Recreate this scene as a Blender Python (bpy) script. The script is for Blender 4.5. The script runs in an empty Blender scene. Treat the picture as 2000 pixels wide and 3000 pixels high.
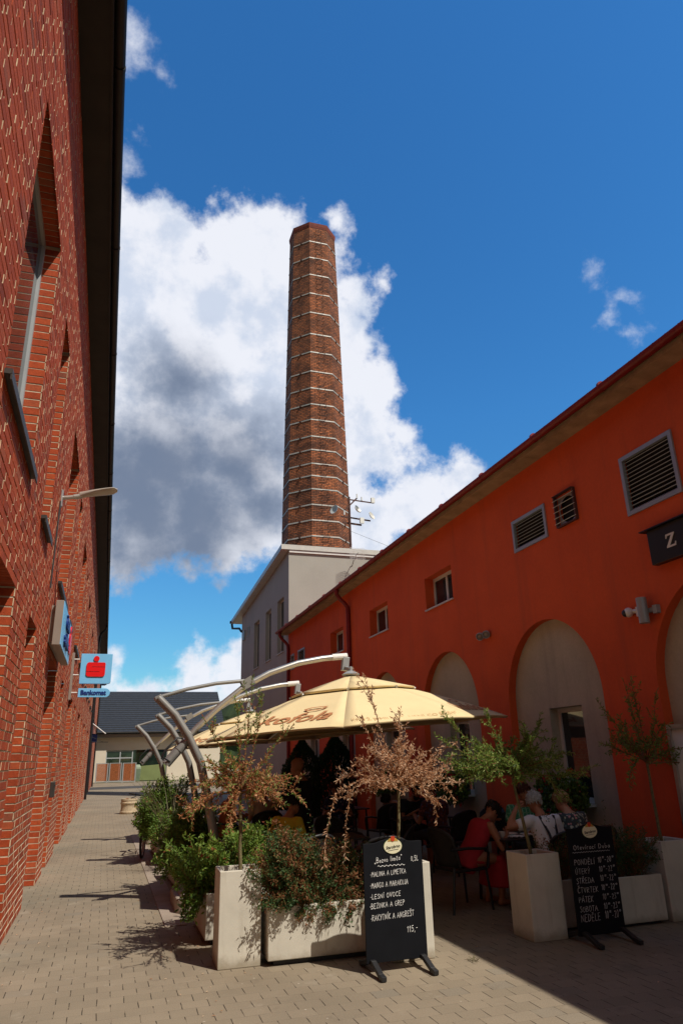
import bpy, math, random
from mathutils import Vector, Matrix, geometry, noise
random.seed(7)
SC = bpy.context.scene
COL = SC.collection
R_ = math.radians

# ---------------------------------------------------------------- camera
cam_d = bpy.data.cameras.new("camera")
cam = bpy.data.objects.new("camera", cam_d)
COL.objects.link(cam)
cam_d.sensor_fit = 'VERTICAL'
cam_d.sensor_height = 36.0
cam_d.sensor_width = 24.0
cam_d.lens = 2023.2 / 3000 * 36
cam_d.clip_start = 0.05
cam_d.clip_end = 6000
cam.matrix_world = Matrix(((0.95144096, -0.07966858, -0.29734326, 0),
                           (-0.30676344, -0.3257704, -0.8942985, 0),
                           (-0.02561814, 0.94208628, -0.33439071, 1.72),
                           (0, 0, 0, 1)))
SC.camera = cam

# ---------------------------------------------------------------- exposure
SC.view_settings.view_transform = 'Standard'
SC.view_settings.look = 'None'
SC.view_settings.exposure = 0.0
SC.view_settings.gamma = 1.0
SC.view_settings.use_curve_mapping = False
SC.cycles.max_bounces = 6
SC.cycles.diffuse_bounces = 3
SC.cycles.glossy_bounces = 3
SC.cycles.transparent_max_bounces = 8
SC.cycles.caustics_reflective = False
SC.cycles.caustics_refractive = False
SC.cycles.sample_clamp_indirect = 4.0

# ---------------------------------------------------------------- sun and sky
TO_SUN = Vector((0.40, -0.61, 1.0)).normalized()
SUN_EL = math.asin(TO_SUN.z)
SUN_AZ = math.atan2(TO_SUN.x, TO_SUN.y)
sun_d = bpy.data.lights.new("sun", 'SUN')
sun_d.energy = 4.6
sun_d.angle = R_(0.5)
sun_d.color = (1.0, 0.93, 0.82)
sun = bpy.data.objects.new("sun", sun_d)
COL.objects.link(sun)
sun.location = (20, -30, 60)
sun.rotation_euler = TO_SUN.to_track_quat('Z', 'Y').to_euler()

W = bpy.data.worlds.new("World")
SC.world = W
W.use_nodes = True
SKY_STRENGTH = 0.055
CLOUDS = [(0.004, 0.797, 0.604, 0.108), (-0.027, 0.773, 0.634, 0.054), (0.088, 0.819, 0.567, 0.119), (0.147, 0.769, 0.622, 0.105), (0.199, 0.745, 0.636, 0.061), (0.051, 0.874, 0.483, 0.157), (0.168, 0.849, 0.501, 0.167), (0.243, 0.843, 0.481, 0.112), (0.287, 0.841, 0.458, 0.081), (0.328, 0.847, 0.418, 0.053), (0.263, 0.798, 0.543, 0.052), (0.016, 0.935, 0.354, 0.114), (0.122, 0.922, 0.366, 0.13), (0.229, 0.891, 0.392, 0.126), (0.162, 0.929, 0.332, 0.069), (0.05, 0.951, 0.305, 0.066), (0.326, 0.89, 0.319, 0.069), (0.394, 0.856, 0.333, 0.05), (0.454, 0.821, 0.346, 0.037), (0.234, 0.701, 0.673, 0.021), (0.279, 0.754, 0.595, 0.03), (0.31, 0.728, 0.612, 0.017), (0.081, 0.727, 0.682, 0.014), (0.11, 0.987, 0.115, 0.044), (0.157, 0.981, 0.112, 0.042), (0.071, 0.993, 0.095, 0.029), (0.02, 0.996, 0.089, 0.031), (0.006, 0.992, 0.129, 0.017), (0.043, 0.995, 0.092, 0.031), (0.112, 0.99, 0.086, 0.041), (-0.003, 0.994, 0.106, 0.022), (0.176, 0.98, 0.088, 0.035), (0.012, 0.965, 0.262, 0.035), (0.088, 0.96, 0.265, 0.036), (0.335, 0.805, 0.489, 0.028), (0.366, 0.824, 0.432, 0.025)]
WISPS = [(-0.038, 0.615, 0.787, 0.028), (0.001, 0.633, 0.774, 0.011), (-0.032, 0.704, 0.709, 0.025), (0.608, 0.609, 0.509, 0.019), (0.58, 0.615, 0.534, 0.018), (0.553, 0.598, 0.58, 0.012), (0.591, 0.591, 0.549, 0.011), (0.623, 0.6, 0.502, 0.007), (0.591, 0.614, 0.522, 0.01), (-0.014, 0.629, 0.778, 0.008), (-0.026, 0.686, 0.727, 0.01), (-0.015, 0.692, 0.722, 0.008)]
DARKS = [(0.055, 0.923, 0.38, 0.07), (0.144, 0.909, 0.39, 0.056), (0.004, 0.933, 0.359, 0.077), (0.101, 0.938, 0.33, 0.08), (0.031, 0.949, 0.315, 0.084), (0.179, 0.924, 0.339, 0.044), (0.05, 0.868, 0.494, 0.027), (0.04, 0.961, 0.275, 0.072), (0.098, 0.95, 0.295, 0.061), (0.151, 0.938, 0.311, 0.043), (-0.001, 0.959, 0.284, 0.053)]


class NT:
    """small helper to write node trees"""
    def __init__(s, tree):
        s.t = tree
        s.n = tree.nodes
        s.l = tree.links

    def new(s, kind, **kw):
        n = s.n.new(kind)
        for k, v in kw.items():
            setattr(n, k, v)
        return n

    def link(s, a, b):
        s.l.new(a, b)

    def val(s, sock, v):
        if hasattr(v, 'links'):
            s.link(v, sock)
        else:
            sock.default_value = v

    def math(s, op, a, b=0.0, c=0.0, clamp=False):
        n = s.new('ShaderNodeMath', operation=op, use_clamp=clamp)
        for i, v in enumerate((a, b, c)):
            s.val(n.inputs[i], v)
        return n.outputs[0]

    def ramp(s, fac, stops, interp='LINEAR'):
        n = s.new('ShaderNodeValToRGB')
        n.color_ramp.interpolation = interp
        e = n.color_ramp.elements
        while len(e) < len(stops):
            e.new(0.5)
        for i, (p, c) in enumerate(stops):
            e[i].position = p
            e[i].color = c if len(c) == 4 else (*c, 1)
        s.val(n.inputs[0], fac)
        return n.outputs[0]

    def mix(s, fac, a, b, mode='MIX'):
        n = s.new('ShaderNodeMix', data_type='RGBA', blend_type=mode)
        s.val(n.inputs[0], fac)
        for i, v in ((6, a), (7, b)):
            if not hasattr(v, 'links') and len(v) == 3:
                v = (*v, 1)
            s.val(n.inputs[i], v)
        return n.outputs[2]

    def noise(s, vec, scale, detail=3, rough=0.55, dist=0.0):
        n = s.new('ShaderNodeTexNoise')
        if vec is not None:
            s.link(vec, n.inputs['Vector'])
        n.inputs['Scale'].default_value = scale
        n.inputs['Detail'].default_value = detail
        n.inputs['Roughness'].default_value = rough
        n.inputs['Distortion'].default_value = dist
        return n.outputs[0]

    def smooth(s, v, a, b, lo=0.0, hi=1.0):
        n = s.new('ShaderNodeMapRange', interpolation_type='SMOOTHSTEP')
        s.val(n.inputs[0], v)
        for i, x in enumerate((a, b, lo, hi)):
            n.inputs[i + 1].default_value = x
        return n.outputs[0]


def world_sky():
    g = NT(W.node_tree)
    g.n.clear()
    out = g.new('ShaderNodeOutputWorld')
    bg = g.new('ShaderNodeBackground')
    bg.inputs[1].default_value = SKY_STRENGTH
    g.link(bg.outputs[0], out.inputs[0])
    sky = g.new('ShaderNodeTexSky', sky_type='NISHITA', sun_disc=False)
    sky.sun_elevation = SUN_EL
    sky.sun_rotation = SUN_AZ
    sky.air_density = 1.15
    sky.dust_density = 0.25
    sky.ozone_density = 2.2
    tc = g.new('ShaderNodeTexCoord')
    v = tc.outputs['Generated']
    hs = g.new('ShaderNodeHueSaturation')
    hs.inputs['Saturation'].default_value = 1.22
    g.link(sky.outputs[0], hs.inputs['Color'])

    def field(blobs):
        f = None
        for x, y, z, r in blobs:
            d = g.new('ShaderNodeVectorMath', operation='DISTANCE')
            g.link(v, d.inputs[0])
            d.inputs[1].default_value = (x, y, z)
            q = g.math('SUBTRACT', r, d.outputs['Value'])
            f = q if f is None else g.math('SMOOTH_MAX', f, q, 0.02)
        return f
    def shifted(dx, dy, dz):
        q = g.new('ShaderNodeVectorMath', operation='ADD')
        g.link(v, q.inputs[0])
        q.inputs[1].default_value = (dx, dy, dz)
        return q.outputs[0]

    def cen(n, amp):
        return g.math('MULTIPLY', g.math('SUBTRACT', n, 0.5), amp)
    n1 = g.noise(v, 8.0, 7, 0.56)
    n2 = g.noise(v, 34.0, 6, 0.62)
    edge = g.math('ADD', cen(n1, 0.15), cen(n2, 0.060))
    f = g.math('ADD', field(CLOUDS), edge)
    dens = g.smooth(f, -0.008, 0.024)
    fw = g.math('ADD', field(WISPS), g.math('ADD', cen(n1, 0.07), cen(n2, 0.085)))
    densw = g.math('MULTIPLY', g.smooth(fw, -0.006, 0.05), 0.8)
    dens = g.math('MAXIMUM', dens, densw)
    # relief: cloud heaps catch the sun on their upper right sides
    off = shifted(0.022, -0.004, 0.026)
    relief = g.math('SUBTRACT', g.noise(v, 10.0, 7, 0.58), g.noise(off, 10.0, 7, 0.58))
    n3 = g.noise(v, 5.0, 5, 0.5)
    n4 = g.noise(v, 18.0, 5, 0.55)
    dk = g.math('ADD', field(DARKS), g.math('ADD', cen(n3, 0.12), cen(n4, 0.03)))
    dk = g.math('SUBTRACT', dk, g.math('MULTIPLY', relief, 0.16))
    shade = g.smooth(dk, -0.075, 0.075)
    inner = g.smooth(g.math('SUBTRACT', g.math('ADD', f, cen(n4, 0.10)), g.math('MULTIPLY', relief, 0.95)), 0.0, 0.22)
    k = 1.0 / SKY_STRENGTH
    white = tuple(k * c for c in (0.88, 0.90, 0.97))
    soft = tuple(k * c for c in (0.60, 0.68, 0.83))
    dark = tuple(k * c for c in (0.155, 0.20, 0.295))
    c = g.mix(g.math('MULTIPLY', inner, 0.85), white, soft)
    c = g.mix(g.math('MULTIPLY', shade, 0.95), c, dark)
    sep = g.new('ShaderNodeSeparateXYZ')
    g.link(v, sep.inputs[0])
    tint = g.ramp(sep.outputs[2], [(0.05, (0.95, 1.75, 2.05)), (0.45, (1.15, 2.28, 2.85))])
    blue = g.mix(1.0, hs.outputs[0], tint, 'MULTIPLY')
    fin = g.mix(g.math('MULTIPLY', dens, 0.97), blue, c)
    # grey cloud added in the unseen sky as neutral fill light for the shade
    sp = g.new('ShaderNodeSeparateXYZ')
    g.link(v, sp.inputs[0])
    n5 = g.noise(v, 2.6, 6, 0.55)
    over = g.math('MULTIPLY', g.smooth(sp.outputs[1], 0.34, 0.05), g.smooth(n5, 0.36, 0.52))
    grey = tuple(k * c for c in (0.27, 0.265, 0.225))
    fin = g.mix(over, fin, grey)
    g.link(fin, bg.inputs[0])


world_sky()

# ---------------------------------------------------------------- helpers
class MB:
    """collects faces; build() links them as ONE mesh object"""
    def __init__(s):
        s.v = []
        s.f = []
        s.m = []
        s.r = []
        s.rnd = 0.5
        s.mi = 0

    def add(s, vs, fs):
        o = len(s.v)
        s.v.extend(vs)
        for q in fs:
            s.f.append(tuple(i + o for i in q))
            s.m.append(s.mi)
            s.r.append(s.rnd)
        return s

    def box(s, x0, x1, y0, y1, z0, z1, skip=()):
        vs = [(x0, y0, z0), (x1, y0, z0), (x1, y1, z0), (x0, y1, z0), (x0, y0, z1), (x1, y0, z1), (x1, y1, z1), (x0, y1, z1)]
        fs = {'b': (0, 3, 2, 1), 't': (4, 5, 6, 7), 'f': (0, 1, 5, 4), 'r': (1, 2, 6, 5), 'k': (2, 3, 7, 6), 'l': (3, 0, 4, 7)}
        return s.add(vs, [q for k, q in fs.items() if k not in skip])

    def obox(s, c, size, rot=None, M=None):
        hx, hy, hz = (d / 2 for d in size)
        T = Matrix.Translation(c)
        if rot is not None:
            from mathutils import Euler
            T = T @ Euler(rot).to_matrix().to_4x4()
        if M is not None:
            T = M @ T
        vs = [tuple(T @ Vector((x, y, z))) for z in (-hz, hz) for x, y in ((-hx, -hy), (hx, -hy), (hx, hy), (-hx, hy))]
        return s.add(vs, [(0, 3, 2, 1), (4, 5, 6, 7), (0, 1, 5, 4), (1, 2, 6, 5), (2, 3, 7, 6), (3, 0, 4, 7)])

    def bar(s, a, b, w, h, up=(0, 0, 1)):
        """rectangular bar from a to b"""
        a, b = Vector(a), Vector(b)
        d = (b - a).normalized()
        u = Vector(up)
        if abs(d.dot(u)) > 0.98:
            u = Vector((1, 0, 0))
        sx = d.cross(u).normalized() * (w / 2)
        sz = sx.cross(d).normalized() * (h / 2)
        vs = [tuple(p + i * sx + j * sz) for p in (a, b) for i, j in ((-1, -1), (1, -1), (1, 1), (-1, 1))]
        return s.add(vs, [(3, 2, 1, 0), (4, 5, 6, 7), (0, 1, 5, 4), (1, 2, 6, 5), (2, 3, 7, 6), (3, 0, 4, 7)])

    def tube(s, pts, rad, n=8, cap=True):
        pts = [Vector(p) for p in pts]
        if not hasattr(rad, '__len__'):
            rad = [rad] * len(pts)
        d0 = (pts[1] - pts[0]).normalized()
        u = Vector((0, 0, 1)) if abs(d0.z) < 0.9 else Vector((1, 0, 0))
        vs = []
        x = d0.cross(u).normalized()
        for i, p in enumerate(pts):
            if i == 0:
                d = d0
            elif i == len(pts) - 1:
                d = (pts[i] - pts[i - 1]).normalized()
            else:
                d = ((pts[i + 1] - p).normalized() + (p - pts[i - 1]).normalized())
                d = d.normalized() if d.length > 1e-6 else d0
            x = (x - d * x.dot(d))
            x = x.normalized() if x.length > 1e-6 else d.orthogonal().normalized()
            y = d.cross(x)
            r = rad[i]
            rx, ry = r if hasattr(r, '__len__') else (r, r)
            for k in range(n):
                a = 2 * math.pi * k / n
                vs.append(tuple(p + x * (math.cos(a) * rx) + y * (math.sin(a) * ry)))
        fs = []
        for i in range(len(pts) - 1):
            for k in range(n):
                k2 = (k + 1) % n
                fs.append((i * n + k, i * n + k2, (i + 1) * n + k2, (i + 1) * n + k))
        if cap:
            fs.append(tuple(range(n - 1, -1, -1)))
            b = (len(pts) - 1) * n
            fs.append(tuple(b + k for k in range(n)))
        return s.add(vs, fs)

    def loft(s, rings, cap=True):
        """rings: lists of equal length of points"""
        n = len(rings[0])
        vs = [tuple(p) for r in rings for p in r]
        fs = []
        for i in range(len(rings) - 1):
            for k in range(n):
                k2 = (k + 1) % n
                fs.append((i * n + k, i * n + k2, (i + 1) * n + k2, (i + 1) * n + k))
        if cap:
            fs.append(tuple(range(n - 1, -1, -1)))
            b = (len(rings) - 1) * n
            fs.append(tuple(b + k for k in range(n)))
        return s.add(vs, fs)

    def lathe(s, prof, c=(0, 0, 0), n=24, a0=0.0, cap=True):
        rings = [[(c[0] + r * math.cos(a0 + 2 * math.pi * k / n), c[1] + r * math.sin(a0 + 2 * math.pi * k / n), c[2] + z) for k in range(n)] for r, z in prof]
        return s.loft(rings, cap)

    def prism(s, poly, fn, d0, d1):
        """2-D outline (counter-clockwise) pushed from depth d0 to d1; fn(u, v, d) -> point"""
        n = len(poly)
        vs = [tuple(fn(u, v, d0)) for u, v in poly] + [tuple(fn(u, v, d1)) for u, v in poly]
        fs = [tuple(range(n - 1, -1, -1)), tuple(range(n, 2 * n))]
        for k in range(n):
            k2 = (k + 1) % n
            fs.append((k, k2, n + k2, n + k))
        return s.add(vs, fs)

    def sphere(s, c, r, nu=12, nv=8, M=None):
        rx, ry, rz = r if hasattr(r, '__len__') else (r, r, r)
        vs = []
        T = M or Matrix.Identity(3)
        c = Vector(c)
        for j in range(nv + 1):
            t = math.pi * j / nv
            for k in range(nu):
                a = 2 * math.pi * k / nu
                vs.append(tuple(c + T @ Vector((rx * math.sin(t) * math.cos(a), ry * math.sin(t) * math.sin(a), rz * math.cos(t)))))
        fs = []
        for j in range(nv):
            for k in range(nu):
                k2 = (k + 1) % nu
                fs.append((j * nu + k, (j + 1) * nu + k, (j + 1) * nu + k2, j * nu + k2))
        return s.add(vs, fs)

    def build(s, name, mats, parent=None, origin=None, smooth=False, bevel=0.0, kind=None):
        org = Vector((0, 0, 0))
        if parent is not None:
            p = parent
            while p is not None:
                org += p.location
                p = p.parent
        if origin is not None:
            org = Vector(origin)
        me = bpy.data.meshes.new(name)
        me.from_pydata([(x - org.x, y - org.y, z - org.z) for x, y, z in s.v], [], s.f)
        if not isinstance(mats, (list, tuple)):
            mats = [mats]
        for m in mats:
            me.materials.append(m)
        me.polygons.foreach_set('material_index', s.m)
        at = me.attributes.new('rnd', 'FLOAT', 'FACE')
        at.data.foreach_set('value', s.r)
        if smooth:
            me.polygons.foreach_set('use_smooth', [True] * len(s.f))
        me.update()
        o = bpy.data.objects.new(name, me)
        COL.objects.link(o)
        if parent is not None:
            o.parent = parent
        elif origin is not None:
            o.location = origin
        if smooth:
            try:
                me.set_sharp_from_angle(angle=R_(50))
            except Exception:
                pass
        if bevel:
            b = o.modifiers.new('bevel', 'BEVEL')
            b.width = bevel
            b.segments = 2
            b.limit_method = 'ANGLE'
        if kind:
            o['kind'] = kind
        return o


def tag(o, label, cat, group=None):
    o['label'] = label
    o['category'] = cat
    if group:
        o['group'] = group
    return o


def thing(name, label, cat, loc=(0, 0, 0), group=None):
    o = bpy.data.objects.new(name, None)
    o.empty_display_size = 0.1
    COL.objects.link(o)
    o.location = loc
    return tag(o, label, cat, group)


def copy_tree(o, parent=None):
    c = o.copy()
    COL.objects.link(c)
    if parent is not None:
        c.parent = parent
    for ch in list(o.children):
        copy_tree(ch, c)
    return c


# ---------------------------------------------------------------- materials
def mat(name, col, rough=0.7, metal=0.0, var=0.15, vscale=6.0, bump=0.0, bscale=60.0, spec=0.4, col2=None, fine=0.0):
    """principled surface whose colour drifts between two tones and carries a fine bump"""
    m = bpy.data.materials.new(name)
    m.use_nodes = True
    g = NT(m.node_tree)
    b = g.n['Principled BSDF']
    tc = g.new('ShaderNodeTexCoord').outputs['Object']
    a = tuple(c * (1 - var) for c in col)
    z = col2 or tuple(min(1, c * (1 + var)) for c in col)
    n = g.noise(tc, vscale, 5, 0.6)
    c = g.ramp(n, [(0.3, a), (0.7, z)])
    if fine:
        n2 = g.noise(tc, vscale * 25, 3, 0.6)
        c = g.mix(fine, c, g.ramp(n2, [(0.35, tuple(x * 0.6 for x in col)), (0.65, tuple(min(1, x * 1.25) for x in col))]))
    g.link(c, b.inputs['Base Color'])
    b.inputs['Roughness'].default_value = rough
    b.inputs['Metallic'].default_value = metal
    b.inputs['Specular IOR Level'].default_value = spec
    if bump:
        bp = g.new('ShaderNodeBump')
        bp.inputs['Strength'].default_value = bump
        bp.inputs['Distance'].default_value = 0.01
        g.link(g.noise(tc, bscale, 4, 0.6), bp.inputs['Height'])
        g.link(bp.outputs[0], b.inputs['Normal'])
    return m


def attr_fac(g, name='rnd'):
    a = g.new('ShaderNodeAttribute')
    a.attribute_name = name
    return a.outputs['Fac']


def mat_rnd(name, stops, rough=0.8, bump=0.4, bscale=90.0, dirt=0.0, spec=0.3):
    """colour per face from the 'rnd' attribute, with fine grain"""
    m = bpy.data.materials.new(name)
    m.use_nodes = True
    g = NT(m.node_tree)
    b = g.n['Principled BSDF']
    tc = g.new('ShaderNodeTexCoord').outputs['Object']
    c = g.ramp(attr_fac(g), stops)
    n = g.noise(tc, 22, 5, 0.7)
    c = g.mix(0.55, c, g.ramp(n, [(0.3, (0.55, 0.55, 0.55)), (0.62, (1.1, 1.08, 1.05))]), 'MULTIPLY')
    if dirt:
        n2 = g.noise(tc, 1.1, 5, 0.65)
        c = g.mix(dirt, c, g.ramp(n2, [(0.35, (0.5, 0.48, 0.46)), (0.6, (1.05, 1.05, 1.05))]), 'MULTIPLY')
    g.link(c, b.inputs['Base Color'])
    b.inputs['Roughness'].default_value = rough
    b.inputs['Specular IOR Level'].default_value = spec
    if bump:
        bp = g.new('ShaderNodeBump')
        bp.inputs['Strength'].default_value = bump
        bp.inputs['Distance'].default_value = 0.008
        g.link(g.noise(tc, bscale, 4, 0.65), bp.inputs['Height'])
        g.link(bp.outputs[0], b.inputs['Normal'])
    return m


def mat_leaf(name, stops, trans=0.35):
    m = bpy.data.materials.new(name)
    m.use_nodes = True
    g = NT(m.node_tree)
    g.n.clear()
    out = g.new('ShaderNodeOutputMaterial')
    c = g.ramp(attr_fac(g), stops)
    p = g.new('ShaderNodeBsdfPrincipled')
    g.link(c, p.inputs['Base Color'])
    p.inputs['Roughness'].default_value = 0.55
    p.inputs['Specular IOR Level'].default_value = 0.35
    t = g.new('ShaderNodeBsdfTranslucent')
    g.link(c, t.inputs['Color'])
    mx = g.new('ShaderNodeMixShader')
    mx.inputs[0].default_value = trans
    g.link(p.outputs[0], mx.inputs[1])
    g.link(t.outputs[0], mx.inputs[2])
    g.link(mx.outputs[0], out.inputs[0])
    return m


def mat_glass(name, col=(0.02, 0.025, 0.03), rough=0.03):
    m = bpy.data.materials.new(name)
    m.use_nodes = True
    g = NT(m.node_tree)
    b = g.n['Principled BSDF']
    tc = g.new('ShaderNodeTexCoord').outputs['Object']
    c = g.ramp(g.noise(tc, 1.3, 3), [(0.35, tuple(x * 0.6 for x in col)), (0.7, tuple(x * 1.6 for x in col))])
    g.link(c, b.inputs['Base Color'])
    b.inputs['Roughness'].default_value = rough
    b.inputs['Specular IOR Level'].default_value = 0.8
    return m


M = {}
M['brick'] = mat_rnd('red_brick', [(0.0, (0.28, 0.046, 0.016)), (0.12, (0.36, 0.056, 0.016)), (0.35, (0.42, 0.064, 0.017)), (0.8, (0.48, 0.080, 0.021)), (0.95, (0.40, 0.090, 0.036)), (1.0, (0.28, 0.075, 0.040))], 0.85, 0.5, 70, 0.25)
M['mortar'] = mat('pale_mortar', (0.56, 0.46, 0.33), 0.95, var=0.25, vscale=3, bump=0.5, bscale=120)
M['headjoint'] = mat('sandy_head_joint', (0.62, 0.49, 0.32), 0.95, var=0.4, vscale=9, bump=0.4)
M['darkmetal'] = mat('dark_brown_sheet_metal', (0.018, 0.016, 0.015), 0.55, 0.3, var=0.3, vscale=2)
M['slate_sill'] = mat('dark_sill_metal', (0.055, 0.05, 0.045), 0.5, 0.4, var=0.2)
M['soffit_dark'] = mat('dark_soffit_board', (0.02, 0.017, 0.014), 0.7, var=0.3, vscale=3)
M['glass'] = mat_glass('window_glass')
M['frame_grey'] = mat('grey_window_frame', (0.38, 0.40, 0.41), 0.5, var=0.06)
M['frame_white'] = mat('white_window_frame', (0.62, 0.60, 0.56), 0.5, var=0.06)
M['orange'] = mat('orange_render', (0.68, 0.092, 0.021), 0.92, var=0.12, vscale=0.9, bump=0.35, bscale=160, col2=(0.72, 0.104, 0.024), fine=0.10)
M['cream'] = mat('cream_niche_render', (0.47, 0.40, 0.29), 0.95, var=0.14, vscale=1.4, bump=0.4, bscale=150, fine=0.15)
M['greyside'] = mat('grey_render', (0.41, 0.395, 0.355), 0.95, var=0.07, vscale=0.7, bump=0.3, bscale=140, fine=0.08)
M['fascia'] = mat('pale_grey_fascia', (0.58, 0.56, 0.52), 0.5, 0.2, var=0.08)
M['redmetal'] = mat('dark_red_gutter_metal', (0.20, 0.012, 0.012), 0.45, 0.1, var=0.2)
M['redtile'] = mat_rnd('red_roof_tile', [(0, (0.25, 0.025, 0.02)), (1, (0.38, 0.05, 0.035))], 0.7)
def add_wear(m, streak, base, base_h, tone, amount):
    """run-off streaks and a splash line of dirt along the ground, as wear of its own shape"""
    g = NT(m.node_tree)
    b = g.n['Principled BSDF']
    src = b.inputs['Base Color'].links[0].from_socket
    tc = g.new('ShaderNodeTexCoord').outputs['Object']
    mp = g.new('ShaderNodeMapping')
    mp.inputs['Scale'].default_value = (streak, streak, streak * 0.09)
    g.link(tc, mp.inputs[0])
    s = g.noise(mp.outputs[0], 1.0, 5, 0.65)
    sp = g.new('ShaderNodeSeparateXYZ')
    g.link(tc, sp.inputs[0])
    n = g.noise(tc, 9.0, 5, 0.7)
    low = g.smooth(g.math('SUBTRACT', sp.outputs[2], g.math('MULTIPLY', n, base_h)), base_h * 0.35, -base_h * 0.45)
    fac = g.math('MAXIMUM', g.math('MULTIPLY', g.smooth(s, 0.50, 0.78), amount), g.math('MULTIPLY', low, base))
    g.link(g.mix(fac, src, tone), b.inputs['Base Color'])


M['concrete'] = mat('cast_concrete', (0.60, 0.56, 0.47), 0.9, var=0.10, vscale=3, bump=0.25, bscale=220, fine=0.05)
add_wear(M['concrete'], 9.0, 0.75, 0.14, (0.26, 0.21, 0.14), 0.38)
add_wear(M['orange'], 2.2, 0.6, 0.6, (0.26, 0.06, 0.03), 0.32)
add_wear(M['greyside'], 1.6, 0.2, 0.5, (0.26, 0.25, 0.23), 0.25)
add_wear(M['cream'], 2.5, 0.4, 0.4, (0.24, 0.20, 0.15), 0.35)
M['soffit_tan'] = mat('stained_tan_soffit', (0.36, 0.25, 0.15), 0.9, var=0.35, vscale=4, bump=0.4, fine=0.3)
M['alu'] = mat('brushed_aluminium', (0.52, 0.50, 0.46), 0.38, 0.85, var=0.08, vscale=8)
M['mast'] = mat('warm_grey_powder_coated_steel', (0.27, 0.265, 0.25), 0.42, 0.35, var=0.1, vscale=5)
M['canopy'] = mat('cream_yellow_canvas', (0.76, 0.61, 0.345), 0.9, var=0.04, vscale=2.5, bump=0.2, bscale=300, spec=0.15)
M['printbrown'] = mat('brown_print', (0.46, 0.20, 0.085), 0.9, var=0.05)
M['black'] = mat('black_board', (0.007, 0.008, 0.011), 0.6, var=0.25, vscale=5, fine=0.2, spec=0.15)
M['blackplastic'] = mat('black_plastic', (0.022, 0.022, 0.024), 0.45, var=0.2)
M['rattan'] = mat('dark_woven_rattan', (0.016, 0.013, 0.011), 0.6, var=0.3, vscale=40, bump=0.8, bscale=120)
M['chalk'] = mat('white_chalk', (0.82, 0.82, 0.80), 0.95, var=0.12, vscale=60)
M['chalkdim'] = mat('worn_grey_chalk', (0.55, 0.55, 0.54), 0.95, var=0.35, vscale=50)
M['trunk'] = mat('thin_bark', (0.16, 0.13, 0.06), 0.85, var=0.35, vscale=30, bump=0.5)
M['twig'] = mat('brown_twig', (0.20, 0.095, 0.04), 0.85, var=0.3, vscale=30)
M['soil'] = mat('dark_soil', (0.05, 0.035, 0.025), 1.0, var=0.4, vscale=40, bump=0.8)
M['leaf_green'] = mat_leaf('shrub_leaf', [(0, (0.045, 0.095, 0.016)), (0.5, (0.145, 0.245, 0.036)), (0.91, (0.28, 0.36, 0.062)), (0.94, (0.32, 0.125, 0.040)), (1, (0.33, 0.085, 0.04))])
M['leaf_small'] = mat_leaf('fine_mixed_leaf', [(0, (0.026, 0.066, 0.024)), (0.42, (0.070, 0.145, 0.045)), (0.55, (0.11, 0.14, 0.04)), (0.66, (0.24, 0.095, 0.035)), (1, (0.34, 0.15, 0.075))])
M['leaf_willow'] = mat_leaf('willow_leaf', [(0, (0.075, 0.14, 0.022)), (0.6, (0.22, 0.32, 0.060)), (1, (0.40, 0.48, 0.13))], 0.45)
M['leaf_dry'] = mat_leaf('dried_brown_leaf', [(0, (0.40, 0.17, 0.075)), (0.45, (0.72, 0.42, 0.23)), (1, (0.90, 0.70, 0.50))], 0.5)
M['leaf_half'] = mat_leaf('half_dried_leaf', [(0, (0.34, 0.12, 0.045)), (0.35, (0.58, 0.25, 0.10)), (0.6, (0.76, 0.46, 0.25)), (0.66, (0.14, 0.25, 0.05)), (1, (0.28, 0.38, 0.09))], 0.45)
M['conifer'] = mat_leaf('dark_conifer', [(0, (0.008, 0.022, 0.006)), (1, (0.022, 0.050, 0.014))], 0.2)
M['flower'] = mat_leaf('red_petal', [(0, (0.45, 0.01, 0.015)), (1, (0.65, 0.03, 0.03))], 0.3)
M['drygrass'] = mat_leaf('dry_grass_blade', [(0, (0.12, 0.10, 0.05)), (0.6, (0.22, 0.18, 0.10)), (1, (0.06, 0.09, 0.03))], 0.3)
M['lightblue'] = mat('light_blue_sign_face', (0.19, 0.53, 0.86), 0.35, var=0.03)
M['signred'] = mat('red_sign_letter', (0.72, 0.008, 0.012), 0.35, var=0.05)
M['signnavy'] = mat('navy_sign_letter', (0.010, 0.035, 0.19), 0.4, var=0.05)
M['boxside'] = mat('taupe_sign_case', (0.30, 0.25, 0.21), 0.5, 0.2, var=0.05)
M['whitepaint'] = mat('white_painted_metal', (0.72, 0.70, 0.66), 0.45, var=0.06)
M['greypaint'] = mat('grey_painted_metal', (0.33, 0.34, 0.34), 0.45, 0.2, var=0.08)
M['greensign'] = mat('very_dark_green_sign', (0.010, 0.016, 0.010), 0.35, var=0.1)
M['woodorange'] = mat('orange_stained_slats', (0.29, 0.085, 0.025), 0.6, var=0.3, vscale=8)
M['tileslate'] = mat('anthracite_roof_tile', (0.030, 0.034, 0.042), 0.5, var=0.2, vscale=4)
M['creamwall'] = mat('cream_wall_paint', (0.66, 0.58, 0.46), 0.9, var=0.04, vscale=1)
M['greenfilm'] = mat('green_film', (0.20, 0.24, 0.10), 0.25, var=0.15, vscale=0.6)
M['rust'] = mat('rust_brown_steel', (0.10, 0.045, 0.035), 0.7, 0.3, var=0.3, vscale=10)
M['white'] = mat('white_plastic', (0.78, 0.77, 0.74), 0.4, var=0.05)
M['china'] = mat('white_china', (0.75, 0.74, 0.70), 0.2, var=0.03)
M['paper'] = mat('white_paper', (0.78, 0.76, 0.72), 0.9, var=0.04)


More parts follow.
